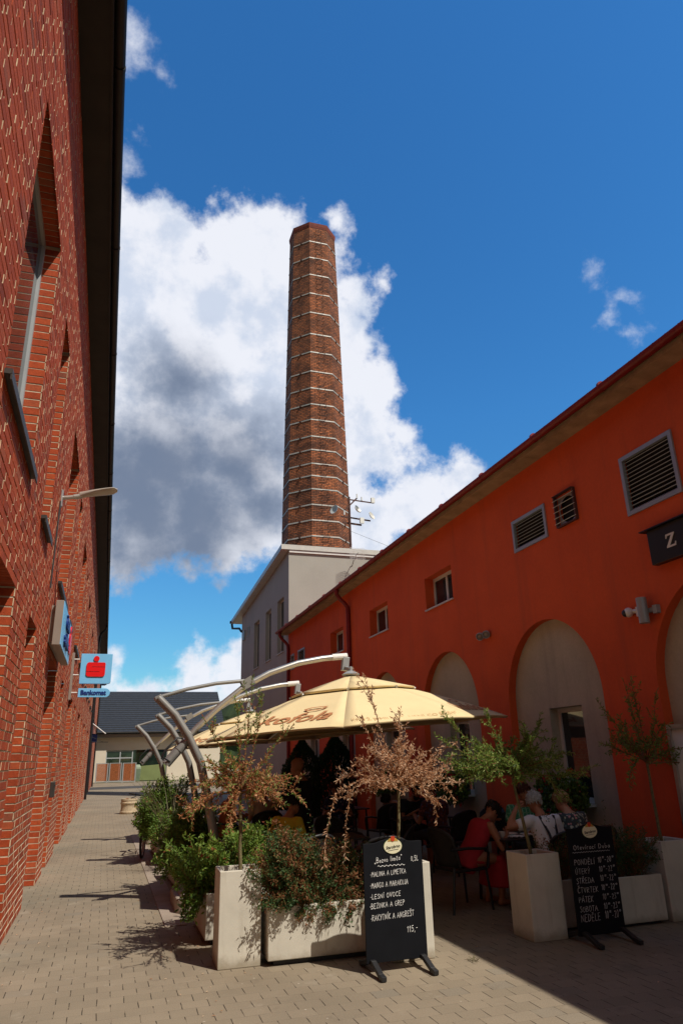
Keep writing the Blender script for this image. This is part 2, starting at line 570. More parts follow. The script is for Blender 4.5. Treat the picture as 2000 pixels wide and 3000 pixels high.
def mat_pavers():
    m = bpy.data.materials.new('concrete_block_paving')
    m.use_nodes = True
    g = NT(m.node_tree)
    b = g.n['Principled BSDF']
    tc = g.new('ShaderNodeTexCoord').outputs['Object']
    wn = g.new('ShaderNodeTexNoise')
    g.link(tc, wn.inputs['Vector'])
    wn.inputs['Scale'].default_value = 2.2
    wob = g.new('ShaderNodeVectorMath', operation='MULTIPLY_ADD')
    g.link(wn.outputs['Color'], wob.inputs[0])
    wob.inputs[1].default_value = (0.020, 0.020, 0)
    g.link(tc, wob.inputs[2])
    sp = g.new('ShaderNodeSeparateXYZ')
    g.link(wob.outputs[0], sp.inputs[0])
    BW, RH = 0.20, 0.165
    ry = g.math('MULTIPLY', sp.outputs[1], 1 / RH)
    row = g.math('FLOOR', ry)
    fy = g.math('SUBTRACT', ry, row)
    rx = g.math('ADD', g.math('MULTIPLY', sp.outputs[0], 1 / BW), g.math('MULTIPLY', row, 0.5))
    col = g.math('FLOOR', rx)
    fx = g.math('SUBTRACT', rx, col)
    dx = g.math('MULTIPLY', g.math('SUBTRACT', 0.5, g.math('ABSOLUTE', g.math('SUBTRACT', fx, 0.5))), BW)
    dy = g.math('MULTIPLY', g.math('SUBTRACT', 0.5, g.math('ABSOLUTE', g.math('SUBTRACT', fy, 0.5))), RH)
    jx = g.smooth(dx, 0.0050, 0.0020)      # joints running down the lane, open and dark
    jy = g.smooth(dy, 0.0036, 0.0012)      # joints across, mostly filled with dust
    cid = g.new('ShaderNodeCombineXYZ')
    g.link(col, cid.inputs[0])
    g.link(row, cid.inputs[1])
    wh = g.new('ShaderNodeTexWhiteNoise', noise_dimensions='3D')
    g.link(cid.outputs[0], wh.inputs['Vector'])
    c = g.ramp(wh.outputs['Value'], [(0, (0.246, 0.206, 0.152)), (0.5, (0.262, 0.218, 0.161)), (0.92, (0.276, 0.230, 0.170)), (1, (0.235, 0.205, 0.160))])
    n = g.noise(tc, 0.5, 5, 0.6)
    c = g.mix(0.75, c, g.ramp(n, [(0.3, (0.76, 0.745, 0.73)), (0.7, (1.20, 1.18, 1.15))]), 'MULTIPLY')
    n2 = g.noise(tc, 95, 4, 0.7)
    c = g.mix(0.5, c, g.ramp(n2, [(0.32, (0.66, 0.64, 0.62)), (0.68, (1.22, 1.20, 1.17))]), 'MULTIPLY')
    n6 = g.noise(tc, 1.7, 6, 0.7)
    c = g.mix(g.smooth(n6, 0.56, 0.70, 0.0, 0.40), c, (0.13, 0.105, 0.08))
    n7 = g.noise(tc, 2.9, 5, 0.65)
    c = g.mix(g.smooth(n7, 0.58, 0.72, 0.0, 0.40), c, (0.36, 0.31, 0.24))
    n3 = g.noise(tc, 7, 3, 0.6)
    open_ = g.math('MULTIPLY', jx, g.smooth(n3, 0.36, 0.56))
    c = g.mix(g.math('MULTIPLY', open_, 0.9), c, (0.030, 0.023, 0.017))
    n4 = g.noise(tc, 3, 3, 0.6)
    c = g.mix(g.math('MULTIPLY', jy, g.smooth(n4, 0.35, 0.75, 0.08, 0.55)), c, (0.09, 0.07, 0.05))
    vo = g.new('ShaderNodeTexVoronoi')
    g.link(tc, vo.inputs['Vector'])
    vo.inputs['Scale'].default_value = 1.3
    spot = g.smooth(vo.outputs['Distance'], 0.042, 0.028)
    c = g.mix(g.math('MULTIPLY', spot, 0.5), c, (0.07, 0.055, 0.045))
    v2 = g.new('ShaderNodeTexVoronoi')
    g.link(tc, v2.inputs['Vector'])
    v2.inputs['Scale'].default_value = 4.1
    c = g.mix(g.math('MULTIPLY', g.smooth(v2.outputs['Distance'], 0.045, 0.030), 0.5), c, (0.55, 0.50, 0.42))
    g.link(c, b.inputs['Base Color'])
    b.inputs['Roughness'].default_value = 0.9
    b.inputs['Specular IOR Level'].default_value = 0.2
    bp = g.new('ShaderNodeBump')
    bp.inputs['Strength'].default_value = 0.5
    bp.inputs['Distance'].default_value = 0.006
    hgt = g.math('SUBTRACT', g.math('MULTIPLY', n2, 0.3), g.math('ADD', jx, g.math('MULTIPLY', jy, 0.35)))
    g.link(hgt, bp.inputs['Height'])
    g.link(bp.outputs[0], b.inputs['Normal'])
    return m


def mat_chimney(cx, cy):
    m = bpy.data.materials.new('weathered_chimney_brick')
    m.use_nodes = True
    g = NT(m.node_tree)
    b = g.n['Principled BSDF']
    tc = g.new('ShaderNodeTexCoord').outputs['Object']
    sp = g.new('ShaderNodeSeparateXYZ')
    g.link(tc, sp.inputs[0])
    ang = g.math('ARCTAN2', sp.outputs[1], sp.outputs[0])
    cb = g.new('ShaderNodeCombineXYZ')
    g.link(g.math('MULTIPLY', ang, 1.62), cb.inputs[0])
    g.link(sp.outputs[2], cb.inputs[1])
    t = g.new('ShaderNodeTexBrick')
    t.offset = 0.5
    g.link(cb.outputs[0], t.inputs['Vector'])
    for k, v in (('Color1', (0.44, 0.140, 0.055, 1)), ('Color2', (0.20, 0.072, 0.036, 1)), ('Mortar', (0.030, 0.022, 0.018, 1))):
        t.inputs[k].default_value = v
    for k, v in (('Scale', 1.0), ('Mortar Size', 0.013), ('Mortar Smooth', 0.2), ('Bias', -0.05), ('Brick Width', 0.27), ('Row Height', 0.092)):
        t.inputs[k].default_value = v
    n = g.noise(tc, 0.85, 6, 0.68, 0.4)
    c = g.mix(0.85, t.outputs['Color'], g.ramp(n, [(0.36, (0.34, 0.30, 0.28)), (0.5, (0.85, 0.83, 0.8)), (0.66, (1.35, 1.30, 1.2))]), 'MULTIPLY')
    n2 = g.noise(tc, 7, 4, 0.7)
    c = g.mix(0.6, c, g.ramp(n2, [(0.3, (0.5, 0.48, 0.46)), (0.65, (1.15, 1.12, 1.1))]), 'MULTIPLY')
    n4 = g.noise(tc, 16, 2, 0.5)
    c = g.mix(g.smooth(n4, 0.72, 0.78), c, (0.5, 0.47, 0.42))
    g.link(c, b.inputs['Base Color'])
    b.inputs['Roughness'].default_value = 0.92
    bp = g.new('ShaderNodeBump')
    bp.inputs['Strength'].default_value = 0.8
    bp.inputs['Distance'].default_value = 0.02
    g.link(g.math('SUBTRACT', g.math('MULTIPLY', n2, 0.5), t.outputs['Fac']), bp.inputs['Height'])
    g.link(bp.outputs[0], b.inputs['Normal'])
    return m


def mat_brickfar():
    """brickwork as texture for the far end of the long wall"""
    m = bpy.data.materials.new('red_brickwork')
    m.use_nodes = True
    g = NT(m.node_tree)
    b = g.n['Principled BSDF']
    tc = g.new('ShaderNodeTexCoord').outputs['Object']
    sp = g.new('ShaderNodeSeparateXYZ')
    g.link(tc, sp.inputs[0])
    cb = g.new('ShaderNodeCombineXYZ')
    g.link(g.math('ADD', sp.outputs[0], sp.outputs[1]), cb.inputs[0])
    g.link(sp.outputs[2], cb.inputs[1])
    t = g.new('ShaderNodeTexBrick')
    t.offset = 0.5
    g.link(cb.outputs[0], t.inputs['Vector'])
    for k, v in (('Color1', (0.42, 0.066, 0.018, 1)), ('Color2', (0.28, 0.045, 0.015, 1)), ('Mortar', (0.46, 0.36, 0.26, 1))):
        t.inputs[k].default_value = v
    for k, v in (('Scale', 1.0), ('Mortar Size', 0.007), ('Bias', 0.0), ('Brick Width', 0.26), ('Row Height', 0.084)):
        t.inputs[k].default_value = v
    g.link(t.outputs['Color'], b.inputs['Base Color'])
    b.inputs['Roughness'].default_value = 0.9
    return m


M['pavers'] = mat_pavers()
M['brickfar'] = mat_brickfar()

# ================================================================ the setting
def sheet(name, x0, x1, y0, y1, z, m, nx=1, ny=1):
    b = MB()
    xs = [x0 + (x1 - x0) * i / nx for i in range(nx + 1)]
    ys = [y0 + (y1 - y0) * j / ny for j in range(ny + 1)]
    vs = [(x, y, z) for y in ys for x in xs]
    b.add(vs, [(j * (nx + 1) + i, j * (nx + 1) + i + 1, (j + 1) * (nx + 1) + i + 1, (j + 1) * (nx + 1) + i) for j in range(ny) for i in range(nx)])
    return b.build(name, m, kind='structure')


sheet('ground', -900, 900, -300, 1600, -0.02, mat('distant_ground', (0.16, 0.15, 0.10), 0.95, var=0.3, vscale=0.02))
sheet('pavement', -3, 14, -14, 72.5, 0.0, M['pavers'])
M['dark_grey_paving'] = mat('dark_grey_paving', (0.060, 0.058, 0.056), 0.9, var=0.2, vscale=2, bump=0.5, bscale=200)
sheet('dark_strip', -3, 40, 55.0, 60.5, 0.005, M['dark_grey_paving'])  # dark strip laid across the far end of the lane
M['kerbstone'] = mat('pinkish_kerb_slab', (0.31, 0.25, 0.20), 0.9, var=0.15, vscale=3, bump=0.3)
b = MB()
y = 8.9
while y < 19:
    b.box(0.78, 1.02, y, y + 0.985, 0.0, 0.012, skip=('b',))
    y += 1.0
b.build('kerb_strip', M['kerbstone'], kind='structure', bevel=0.004)

# far wooded hill between the roofs
b = MB()
random.seed(3)
for i in range(9):
    cx = 12 + i * 9
    b.sphere((cx, 210 + random.uniform(-6, 6), 2), (13, 14, random.uniform(12, 20)), 40, 22)
hv = []
for x, y, z in b.v:
    n = noise.fractal(Vector((x, y, z)) * 0.16, 1.0, 2.0, 5)
    hv.append((x + n * 1.8, y + n * 1.8, z + n * 2.4))
b.v = hv
b.build('hills', mat('far_tree_canopy', (0.030, 0.050, 0.018), 0.95, var=0.5, vscale=0.5, fine=0.5), kind='structure')

# ================================================================ red brick building (left)
LX = -0.86          # wall face
DEP = 0.15          # depth of the window bays
COURSE = 0.084
bb = thing('brick_building', 'long red brick building with recessed bays and a black eave on the left', 'building', (LX, 30, 0))
PER = 6.12
Y0W, Y1W = -8.0, 73.0
ops = []
k = -3
while True:
    a = 4.62 + PER * k
    if a > Y1W - 3:
        break
    for u0, u1, kind in ((a, a + 1.88, 'wide'), (a + 3.10, a + 3.97, 'narrow')):
        if u0 > Y0W + 0.5 and u1 < Y1W - 0.5:
            ops.append((u0, u1, kind))
    k += 1
ZB = ((0.0, 3.20), (4.27, 6.84))
WTOP = 8.93


def in_open(y0, y1, z):
    """intervals of [y0, y1] outside the openings at height z"""
    act = [(a, c) for a, c, _ in ops if any(lo <= z < hi for lo, hi in ZB)]
    cur = [(y0, y1)]
    for a, c in act:
        nxt = []
        for p, q in cur:
            if c <= p or a >= q:
                nxt.append((p, q))
            else:
                if a > p:
                    nxt.append((p, a))
                if c < q:
                    nxt.append((c, q))
        cur = nxt
    return cur


w = MB()
# mortar plane with the openings cut out, set 8 mm behind the brick faces
JR = 0.0045
JW = 0.008           # depth of the raked joints of the wall face
zs = sorted({0.0, WTOP, *[z for p in ZB for z in p]})
for z0, z1 in zip(zs[:-1], zs[1:]):
    for p, q in in_open(Y0W, Y1W, (z0 + z1) / 2):
        w.mi = 0
        w.add([(LX - JW, p, z0), (LX - JW, q, z0), (LX - JW, q, z1), (LX - JW, p, z1)], [(0, 1, 2, 3)])
# reveals in mortar
for a, c, kind in ops:
    for lo, hi in ZB:
        x0, x1 = LX - DEP - 0.25, LX - JW
        w.add([(x0, a - JR, lo), (x1, a - JR, lo), (x1, a - JR, hi), (x0, a - JR, hi)], [(3, 2, 1, 0)])
        w.add([(x0, c + JR, lo), (x1, c + JR, lo), (x1, c + JR, hi), (x0, c + JR, hi)], [(0, 1, 2, 3)])
        w.add([(x0, a, hi + JR), (x1, a, hi + JR), (x1, c, hi + JR), (x0, c, hi + JR)], [(0, 1, 2, 3)])
        if lo > 0:
            w.add([(x0, a, lo), (x1, a, lo), (x1, c, lo), (x0, c, lo)], [(3, 2, 1, 0)])
# individual bricks
random.seed(11)
w.mi = 1
BL, JT = 0.262, 0.015
YB0, YB1 = 2.2, 40.0
nco = int(WTOP / COURSE)
for ci in range(nco):
    z0 = ci * COURSE + JT * 0.5
    z1 = (ci + 1) * COURSE - JT * 0.5
    zm = (z0 + z1) / 2
    ph = (0.0, 0.5, 0.25, 0.75)[ci % 4] * BL
    for p, q in in_open(YB0, YB1, zm):
        i0 = math.floor((p - ph) / BL)
        yy = ph + i0 * BL
        while yy < q:
            s0, s1 = max(p, yy + 0.006), min(q, yy + BL - 0.006)
            if s1 - s0 > 0.02:
                w.rnd = random.random()
                jx = random.uniform(-0.0025, 0.002)
                jz = random.uniform(-0.0018, 0.0018)
                w.mi = 1
                w.box(LX - JW, LX + jx, s0, s1, z0 + jz, z1 + jz, skip=('l', 't', 'f'))
                w.mi = 3 if random.random() < 0.9 else 1
                w.box(LX - JW, LX + jx, s0, s1, z0 + jz, z1 + jz, skip=('l', 't', 'b', 'k', 'r'))
                w.mi = 0        # mortar left on the ledges and brick ends
                w.box(LX - JW, LX + jx, s0, s1, z0 + jz, z1 + jz, skip=('l', 'b', 'k', 'r', 'f'))
                w.mi = 1
            yy += BL
    # jamb bricks facing the viewer and away
    for a, c, kind in ops:
        if a > YB1 or c < YB0:
            continue
        for lo, hi in ZB:
            if lo <= zm < hi:
                w.rnd = random.random()
                j = random.uniform(-0.002, 0.002)
                w.box(LX - DEP - 0.02, LX, c + j, c + JR, z0, z1, skip=('k', 'r'))
                w.box(LX - DEP - 0.02, LX, a - JR, a + j, z0, z1, skip=('f', 'r'))
# soldier bricks under the lintels
for a, c, kind in ops:
    if a > YB1 or c < YB0:
        continue
    for lo, hi in ZB:
        yy = a
        while yy < c - 0.02:
            w.rnd = random.random()
            w.box(LX - DEP - 0.02, LX, yy + 0.004, min(c, yy + 0.082) - 0.004, hi - 0.0, hi + JR, skip=('t', 'r'))
            yy += 0.086
w.mi = 2
for p_, q_ in ((Y0W, YB0 - 0.01), (YB1 + 0.01, Y1W)):
    for z0, z1 in zip(zs[:-1], zs[1:]):
        for p, q in in_open(p_, q_, (z0 + z1) / 2):
            w.add([(LX, p, z0), (LX, q, z0), (LX, q, z1), (LX, p, z1)], [(0, 1, 2, 3)])
for a, c, kind in ops:
    if a > YB1 or c < YB0:
        for lo, hi in ZB:
            w.add([(LX - DEP, c - 0.002, lo), (LX, c - 0.002, lo), (LX, c - 0.002, hi), (LX - DEP, c - 0.002, hi)], [(0, 1, 2, 3)])
            w.add([(LX - DEP, a, hi - 0.002), (LX, a, hi - 0.002), (LX, c, hi - 0.002), (LX - DEP, c, hi - 0.002)], [(0, 1, 2, 3)])
# end wall and back so that the building is closed
w.add([(LX, Y1W, 0), (LX - 14, Y1W, 0), (LX - 14, Y1W, WTOP), (LX, Y1W, WTOP)], [(0, 1, 2, 3)])
w.add([(LX, Y0W, 0), (LX - 14, Y0W, 0), (LX - 14, Y0W, WTOP), (LX, Y0W, WTOP)], [(3, 2, 1, 0)])
w.build('wall', [M['mortar'], M['brick'], M['brickfar'], M['headjoint']], bb)
# windows of the bays
for a, c, kind in ops:
    for lo, hi in ZB:
        if a < 0 and lo > 0:
            continue
        f = MB()
        x0, x1 = LX - DEP - 0.07, LX - DEP
        t = 0.055
        if a <= YB1:
            f.box(x0, x1, a, a + t, lo, hi)
            f.box(x0, x1, c - t, c, lo, hi)
            f.box(x0, x1, a + t, c - t, hi - t, hi)
            f.box(x0, x1, a + t, c - t, lo, lo + t)
            if kind == 'wide' and lo == 0:
                mid = (a + c) / 2
                f.box(x0 + 0.01, x1 - 0.004, mid - 0.03, mid + 0.03, lo + t, hi - t)
            if lo == 0:
                f.box(x0 + 0.01, x1 - 0.006, a + t, c - t, hi - 0.72, hi - 0.67)
            fr = f.build('window', M['frame_grey'], bb)
            pn = MB()
            pn.box(x0 + 0.02, x1 - 0.03, a + t, c - t, lo + t, hi - t)
            pn.build('pane', M['glass'], fr)
        else:
            f.box(x0, x1, a, c, lo, hi)
            f.build('window', M['glass'], bb)
        if lo > 0:
            sl = MB()
            sl.box(LX - DEP, LX + 0.055, a - 0.04, c + 0.04, lo - 0.035, lo + 0.004)
            sl.box(LX + 0.045, LX + 0.057, a - 0.04, c + 0.04, lo - 0.075, lo - 0.03)
            sl.build('sill', M['slate_sill'], bb)
# eave: soffit board, fascia, gutter and roof
s = MB()
s.box(LX - 0.1, -0.545, Y0W, Y1W + 0.3, WTOP, WTOP + 0.03)
s.box(-0.545, -0.515, Y0W, Y1W + 0.3, WTOP - 0.02, WTOP + 0.17)
s.build('soffit', M['soffit_dark'], bb)
s = MB()
prof = [(-0.455 + 0.062 * math.cos(t), WTOP + 0.10 + 0.062 * math.sin(t)) for t in [math.pi + math.pi * i / 8 for i in range(9)]]
prof = prof + [(x * 1.0 if False else (-0.455 + (x + 0.455) * 0.88), WTOP + 0.10 + (z - WTOP - 0.10) * 0.88) for x, z in reversed(prof)]
s.prism(prof, lambda u, v, d: (u, d, v), Y1W + 0.3, Y0W)
yy = -6.0
while yy < Y1W:
    s.tube([(-0.455, yy, WTOP + 0.09), (-0.455, yy + 0.05, WTOP + 0.09)], 0.068, 12)
    yy += 3.0
s.build('gutter', M['darkmetal'], bb, smooth=True)
s = MB()
s.add([(-0.44, Y0W, WTOP + 0.15), (-0.44, Y1W + 0.4, WTOP + 0.15), (-7.8, Y1W + 0.4, WTOP + 3.2), (-7.8, Y0W, WTOP + 3.2),
       (-0.44, Y0W, WTOP + 0.20), (-0.44, Y1W + 0.4, WTOP + 0.20), (-7.8, Y1W + 0.4, WTOP + 3.25), (-7.8, Y0W, WTOP + 3.25)],
      [(0, 1, 2, 3), (7, 6, 5, 4), (0, 4, 5, 1), (1, 5, 6, 2), (3, 7, 4, 0)])
s.add([(-7.8, Y0W, WTOP + 3.22), (-7.8, Y1W + 0.4, WTOP + 3.22), (-15.2, Y1W + 0.4, WTOP + 0.1), (-15.2, Y0W, WTOP + 0.1)], [(0, 1, 2, 3)])
s.build('roof', M['tileslate'], bb)
s = MB()
s.tube([(-0.455, 40.6, WTOP + 0.05), (-0.47, 40.6, WTOP - 0.12), (-0.74, 40.6, WTOP - 0.42), (-0.79, 40.6, WTOP - 0.6), (-0.79, 40.6, 0.0)], 0.058, 12)
s.build('downpipe', M['darkmetal'], bb, smooth=True)
s = MB()
s.tube([(-0.455, 62.6, WTOP + 0.05), (-0.74, 62.6, WTOP - 0.42), (-0.79, 62.6, WTOP - 0.6), (-0.79, 62.6, 0.0)], 0.058, 12)
s.build('downpipe', M['darkmetal'], bb, smooth=True)
s = MB()
s.box(LX, LX + 0.018, 9.52, 9.56, 3.9, 5.1)
s.build('cable_duct', M['slate_sill'], bb)

# ================================================================ orange building (right)
OX = 6.3
ob = thing('orange_building', 'orange rendered building with arched niches and red gutter on the right', 'building', (OX, 9, 0))
OY0, OY1, OTOP = -12.0, 25.75, 6.19
AR = 1.2
arch_c = [9.22 + 3.43 * i for i in range(-5, 5)]
arch_c = [c for c in arch_c if c + AR < OY1 - 0.6]
SPR = 2.45


def arch_poly(c, r=AR, n=28, z0=0.0):
    p = [(c - r, z0), (c + r, z0)]
    p += [(c + r * math.cos(math.pi * i / n), SPR + r * math.sin(math.pi * i / n)) for i in range(n + 1)]
    return p


upper = [(12.10, 13.36), (15.58, 16.86), (19.08, 20.36)]
UZ0, UZ1 = 4.63, 5.32
louv = [('big', 6.04, 6.97, 4.61, 5.41), ('mid', 8.77, 9.72, 4.885, 5.415), ('far', 23.38, 24.28, 4.80, 5.35), ('far', 24.85, 25.34, 4.80, 5.34)]


def tess(outer, holes, fn, mb, flip=False):
    polys = [[Vector((u, v, 0)) for u, v in outer]] + [[Vector((u, v, 0)) for u, v in h] for h in holes]
    flat = [q for p in polys for q in p]
    tri = geometry.tessellate_polygon(polys)
    vs = [tuple(fn(q.x, q.y)) for q in flat]
    fs = []
    for a_, b_, c_ in tri:
        u, v, t = flat[a_], flat[b_], flat[c_]
        ccw = (v.x - u.x) * (t.y - u.y) - (v.y - u.y) * (t.x - u.x) > 0
        fs.append((a_, b_, c_) if ccw != flip else (a_, c_, b_))
    mb.add(vs, fs)


w = MB()
NICHE = 0.13
# the wall is cut in vertical strips, one per bay, so that each tessellation stays clean
cuts = [OY0] + [(arch_c[i] + arch_c[i + 1]) / 2 for i in range(len(arch_c) - 1)] + [21.0, OY1]
cuts = sorted(cuts)
rects = [(a, c, UZ0, UZ1) for a, c in upper] + [(l[1], l[2], l[3], l[4]) for l in louv] + [(8.0, 8.46, 4.92, 5.39)]
adj = []
for i in range(1, len(cuts) - 1):
    c = cuts[i]
    for a, d, _, _ in rects:
        if a - 0.03 < c < d + 0.03:
            c = a - 0.06 if (c - a) < (d - c) else d + 0.06
    adj.append(c)
cuts = [cuts[0]] + adj + [cuts[-1]]
for c0, c1 in zip(cuts[:-1], cuts[1:]):
    ach = [c for c in arch_c if c0 < c < c1]
    outer = [(c0, 0.0)]
    for c in ach:
        ap = arch_poly(c)
        outer += [ap[0]] + list(reversed(ap[2:])) + [ap[1]]
    outer += [(c1, 0.0), (c1, OTOP), (c0, OTOP)]
    # drop repeated neighbours
    o2 = [outer[0]]
    for q in outer[1:]:
        if (q[0] - o2[-1][0]) ** 2 + (q[1] - o2[-1][1]) ** 2 > 1e-10:
            o2.append(q)
    holes = [[(a, z0), (d, z0), (d, z1), (a, z1)] for a, d, z0, z1 in rects if c0 < a and d < c1]
    tess(o2, holes, lambda u, v: (OX, u, v), w, flip=True)
for c in arch_c:      # arch reveals
    p = arch_poly(c)
    p = p[1:] + [p[0]]
    n = len(p)
    vs = [(OX, u, v) for u, v in p] + [(OX + NICHE, u, v) for u, v in p]
    w.add(vs, [(i, i + 1, n + i + 1, n + i) for i in range(n - 1)])
UD = 0.25
for a, d, z0, z1 in rects:
    dd = UD if (a, d) in upper else 0.10
    P = [(a, z0), (d, z0), (d, z1), (a, z1)]
    for i in range(4):
        (u0, v0), (u1, v1) = P[i], P[(i + 1) % 4]
        w.add([(OX, u0, v0), (OX, u1, v1), (OX + dd, u1, v1), (OX + dd, u0, v0)], [(0, 1, 2, 3)])
# end walls and back
w.add([(OX, OY0, 0), (OX + 9, OY0, 0), (OX + 9, OY0, OTOP), (OX, OY0, OTOP)], [(0, 1, 2, 3)])
w.build('wall', M['orange'], ob)

WIN_OFF = (-0.52, 0.28)       # window inside each niche
for c in arch_c:
    if c < 3:
        continue
    nb = MB()
    wy0, wy1, wz0, wz1 = c + WIN_OFF[0], c + WIN_OFF[1], 1.02, 2.34
    nx = OX + NICHE
    tess(arch_poly(c, AR), [[(wy0, wz0), (wy1, wz0), (wy1, wz1), (wy0, wz1)]], lambda u, v: (nx, u, v), nb, flip=True)
    wd = 0.20
    P = [(wy0, wz0), (wy1, wz0), (wy1, wz1), (wy0, wz1)]
    for i in range(4):
        (u0, v0), (u1, v1) = P[i], P[(i + 1) % 4]
        nb.add([(nx, u0, v0), (nx, u1, v1), (nx + wd, u1, v1), (nx + wd, u0, v0)], [(0, 1, 2, 3)])
    nb.build('arch_niche', M['cream'], ob)
    f = MB()
    x0, x1, t = nx + wd - 0.06, nx + wd, 0.07
    f.box(x0, x1, wy0, wy0 + t, wz0, wz1)
    f.box(x0, x1, wy1 - t, wy1, wz0, wz1)
    f.box(x0, x1, wy0 + t, wy1 - t, wz1 - t, wz1)
    f.box(x0, x1, wy0 + t, wy1 - t, wz0, wz0 + t)
    fr = f.build('window', M['frame_white'], ob)
    p = MB()
    p.box(x0 + 0.02, x1 - 0.02, wy0 + t, wy1 - t, wz0 + t, wz1 - t)
    p.build('pane', M['glass'], fr)
    sl = MB()
    sl.box(OX - 0.02, nx + 0.03, wy0 - 0.03, wy1 + 0.03, wz0 - 0.03, wz0 - 0.001)
    sl.build('sill', M['fascia'], ob)
for a, d in upper:
    f = MB()
    x0, x1, t = OX + UD - 0.05, OX + UD + 0.01, 0.07
    f.box(x0, x1, a, a + t, UZ0, UZ1)
    f.box(x0, x1, d - t, d, UZ0, UZ1)
    f.box(x0, x1, a + t, d - t, UZ1 - t, UZ1)
    f.box(x0, x1, a + t, d - t, UZ0, UZ0 + t)
    f.box(x0 + 0.005, x1 - 0.005, (a + d) / 2 - 0.04, (a + d) / 2 + 0.04, UZ0 + t, UZ1 - t)
    fr = f.build('window', M['frame_white'], ob)
    p = MB()
    p.box(x0 + 0.02, x1 - 0.02, a + t, d - t, UZ0 + t, UZ1 - t)
    p.build('pane', M['glass'], fr)
    sl = MB()
    sl.box(OX - 0.035, x0, a - 0.02, d + 0.02, UZ0 - 0.025, UZ0 + 0.004)
    sl.build('sill', M['fascia'], ob)
M['darkvoid'] = mat('dark_duct', (0.012, 0.012, 0.012), 0.9)
for nm, a, d, z0, z1 in louv:
    f = MB()
    t = 0.045
    x0, x1 = OX - 0.025, OX + 0.03
    f.box(x0, x1, a - 0.01, a + t, z0 - 0.01, z1 + 0.01)
    f.box(x0, x1, d - t, d + 0.01, z0 - 0.01, z1 + 0.01)
    f.box(x0, x1, a + t, d - t, z1 - t, z1 + 0.01)
    f.box(x0, x1, a + t, d - t, z0 - 0.01, z0 + t)
    g_ = f.build('vent_grille', M['greypaint'], ob)
    sl = MB()
    n = max(6, int((z1 - z0) / 0.060))
    for i in range(n):
        zz = z0 + t + (z1 - z0 - 2 * t) * (i + 0.5) / n
        sl.obox((OX + 0.022, (a + d) / 2, zz), (0.050, d - a - 2 * t, 0.007), (0, R_(-32), 0))
    sl.build('louvre_slats', M['greypaint'], g_)
    p = MB()
    p.box(OX + 0.085, OX + 0.095, a + 0.002, d - 0.002, z0 + 0.002, z1 - 0.002)
    p.build('duct', M['darkvoid'], g_)
# round fan outlet behind wires
f = MB()
a, d, z0, z1 = 8.0, 8.46, 4.92, 5.39
f.box(OX - 0.05, OX + 0.005, a - 0.015, a + 0.012, z0 - 0.01, z1 + 0.012)
f.box(OX - 0.05, OX + 0.005, d - 0.012, d + 0.015, z0 - 0.01, z1 + 0.012)
f.box(OX - 0.07, OX + 0.005, a - 0.015, d + 0.015, z1 + 0.012, z1 + 0.024)
f.box(OX - 0.05, OX + 0.005, a + 0.012, d - 0.012, z0 - 0.012, z0 + 0.006)
fo = f.build('fan_outlet', M['rust'], ob)
cc, rr = ((a + d) / 2, (z0 + z1) / 2), 0.20
ring = [(cc[0] + rr * math.cos(2 * math.pi * i / 28), cc[1] + rr * math.sin(2 * math.pi * i / 28)) for i in range(28)]
pl = MB()
tess([(a, z0), (d, z0), (d, z1), (a, z1)], [ring], lambda u, v: (OX + 0.03, u, v), pl, flip=True)
pl.build('fan_plate', M['greypaint'], fo)
p = MB()
p.box(OX + 0.092, OX + 0.10, a, d, z0, z1)
p.build('duct', M['darkvoid'], fo)
wr = MB()
for i in range(5):
    zz = z0 + 0.05 + i * 0.092
    wr.tube([(OX - 0.055, a - 0.03, zz), (OX - 0.055, d + 0.03, zz)], 0.0045, 6)
wr.build('wire_guard', M['alu'], fo)

# eave of the orange building
s = MB()
yy = OY0
while yy < OY1 + 0.2:
    s.box(6.005, OX, yy + 0.004, min(OY1 + 0.25, yy + 2.3), OTOP - 0.001, OTOP + 0.05)
    yy += 2.304
s.box(5.985, 6.004, OY0, OY1 + 0.25, OTOP - 0.012, OTOP + 0.10)
s.build('soffit', M['soffit_tan'], ob)
s = MB()
gz, gx, gr = OTOP + 0.105, 5.905, 0.072
prof = [(gx + gr * math.cos(t), gz + gr * math.sin(t)) for t in [math.pi + math.pi * i / 10 for i in range(11)]]
prof += [(gx + (x - gx) * 0.9, gz + (z - gz) * 0.9) for x, z in reversed(prof)]
s.prism(prof, lambda u, v, d: (u, d, v), OY1 + 0.3, OY0)
yy = OY0 + 0.8
while yy < OY1:
    s.tube([(gx, yy, gz - 0.004), (gx, yy + 0.035, gz - 0.004)], gr + 0.0025, 14)
    yy += 1.62
s.build('gutter', M['redmetal'], ob, smooth=True)
s = MB()
random.seed(5)
yy = OY0
ca = R_(17)
while yy < OY1 + 0.2:
    s.rnd = random.random()
    L = 5.0
    x0, z0 = 5.925, OTOP + 0.135
    s.obox((x0 + L / 2 * math.cos(ca), yy + 0.10, z0 + L / 2 * math.sin(ca) + random.uniform(-0.004, 0.004)), (L, 0.19, 0.03), (0, -ca, 0))
    s.tube([(x0 - 0.012, yy + 0.03, z0 + 0.012), (x0 + L * math.cos(ca), yy + 0.03, z0 + 0.012 + L * math.sin(ca))], 0.022, 8)
    yy += 0.21
s.build('roof', M['redtile'], ob)
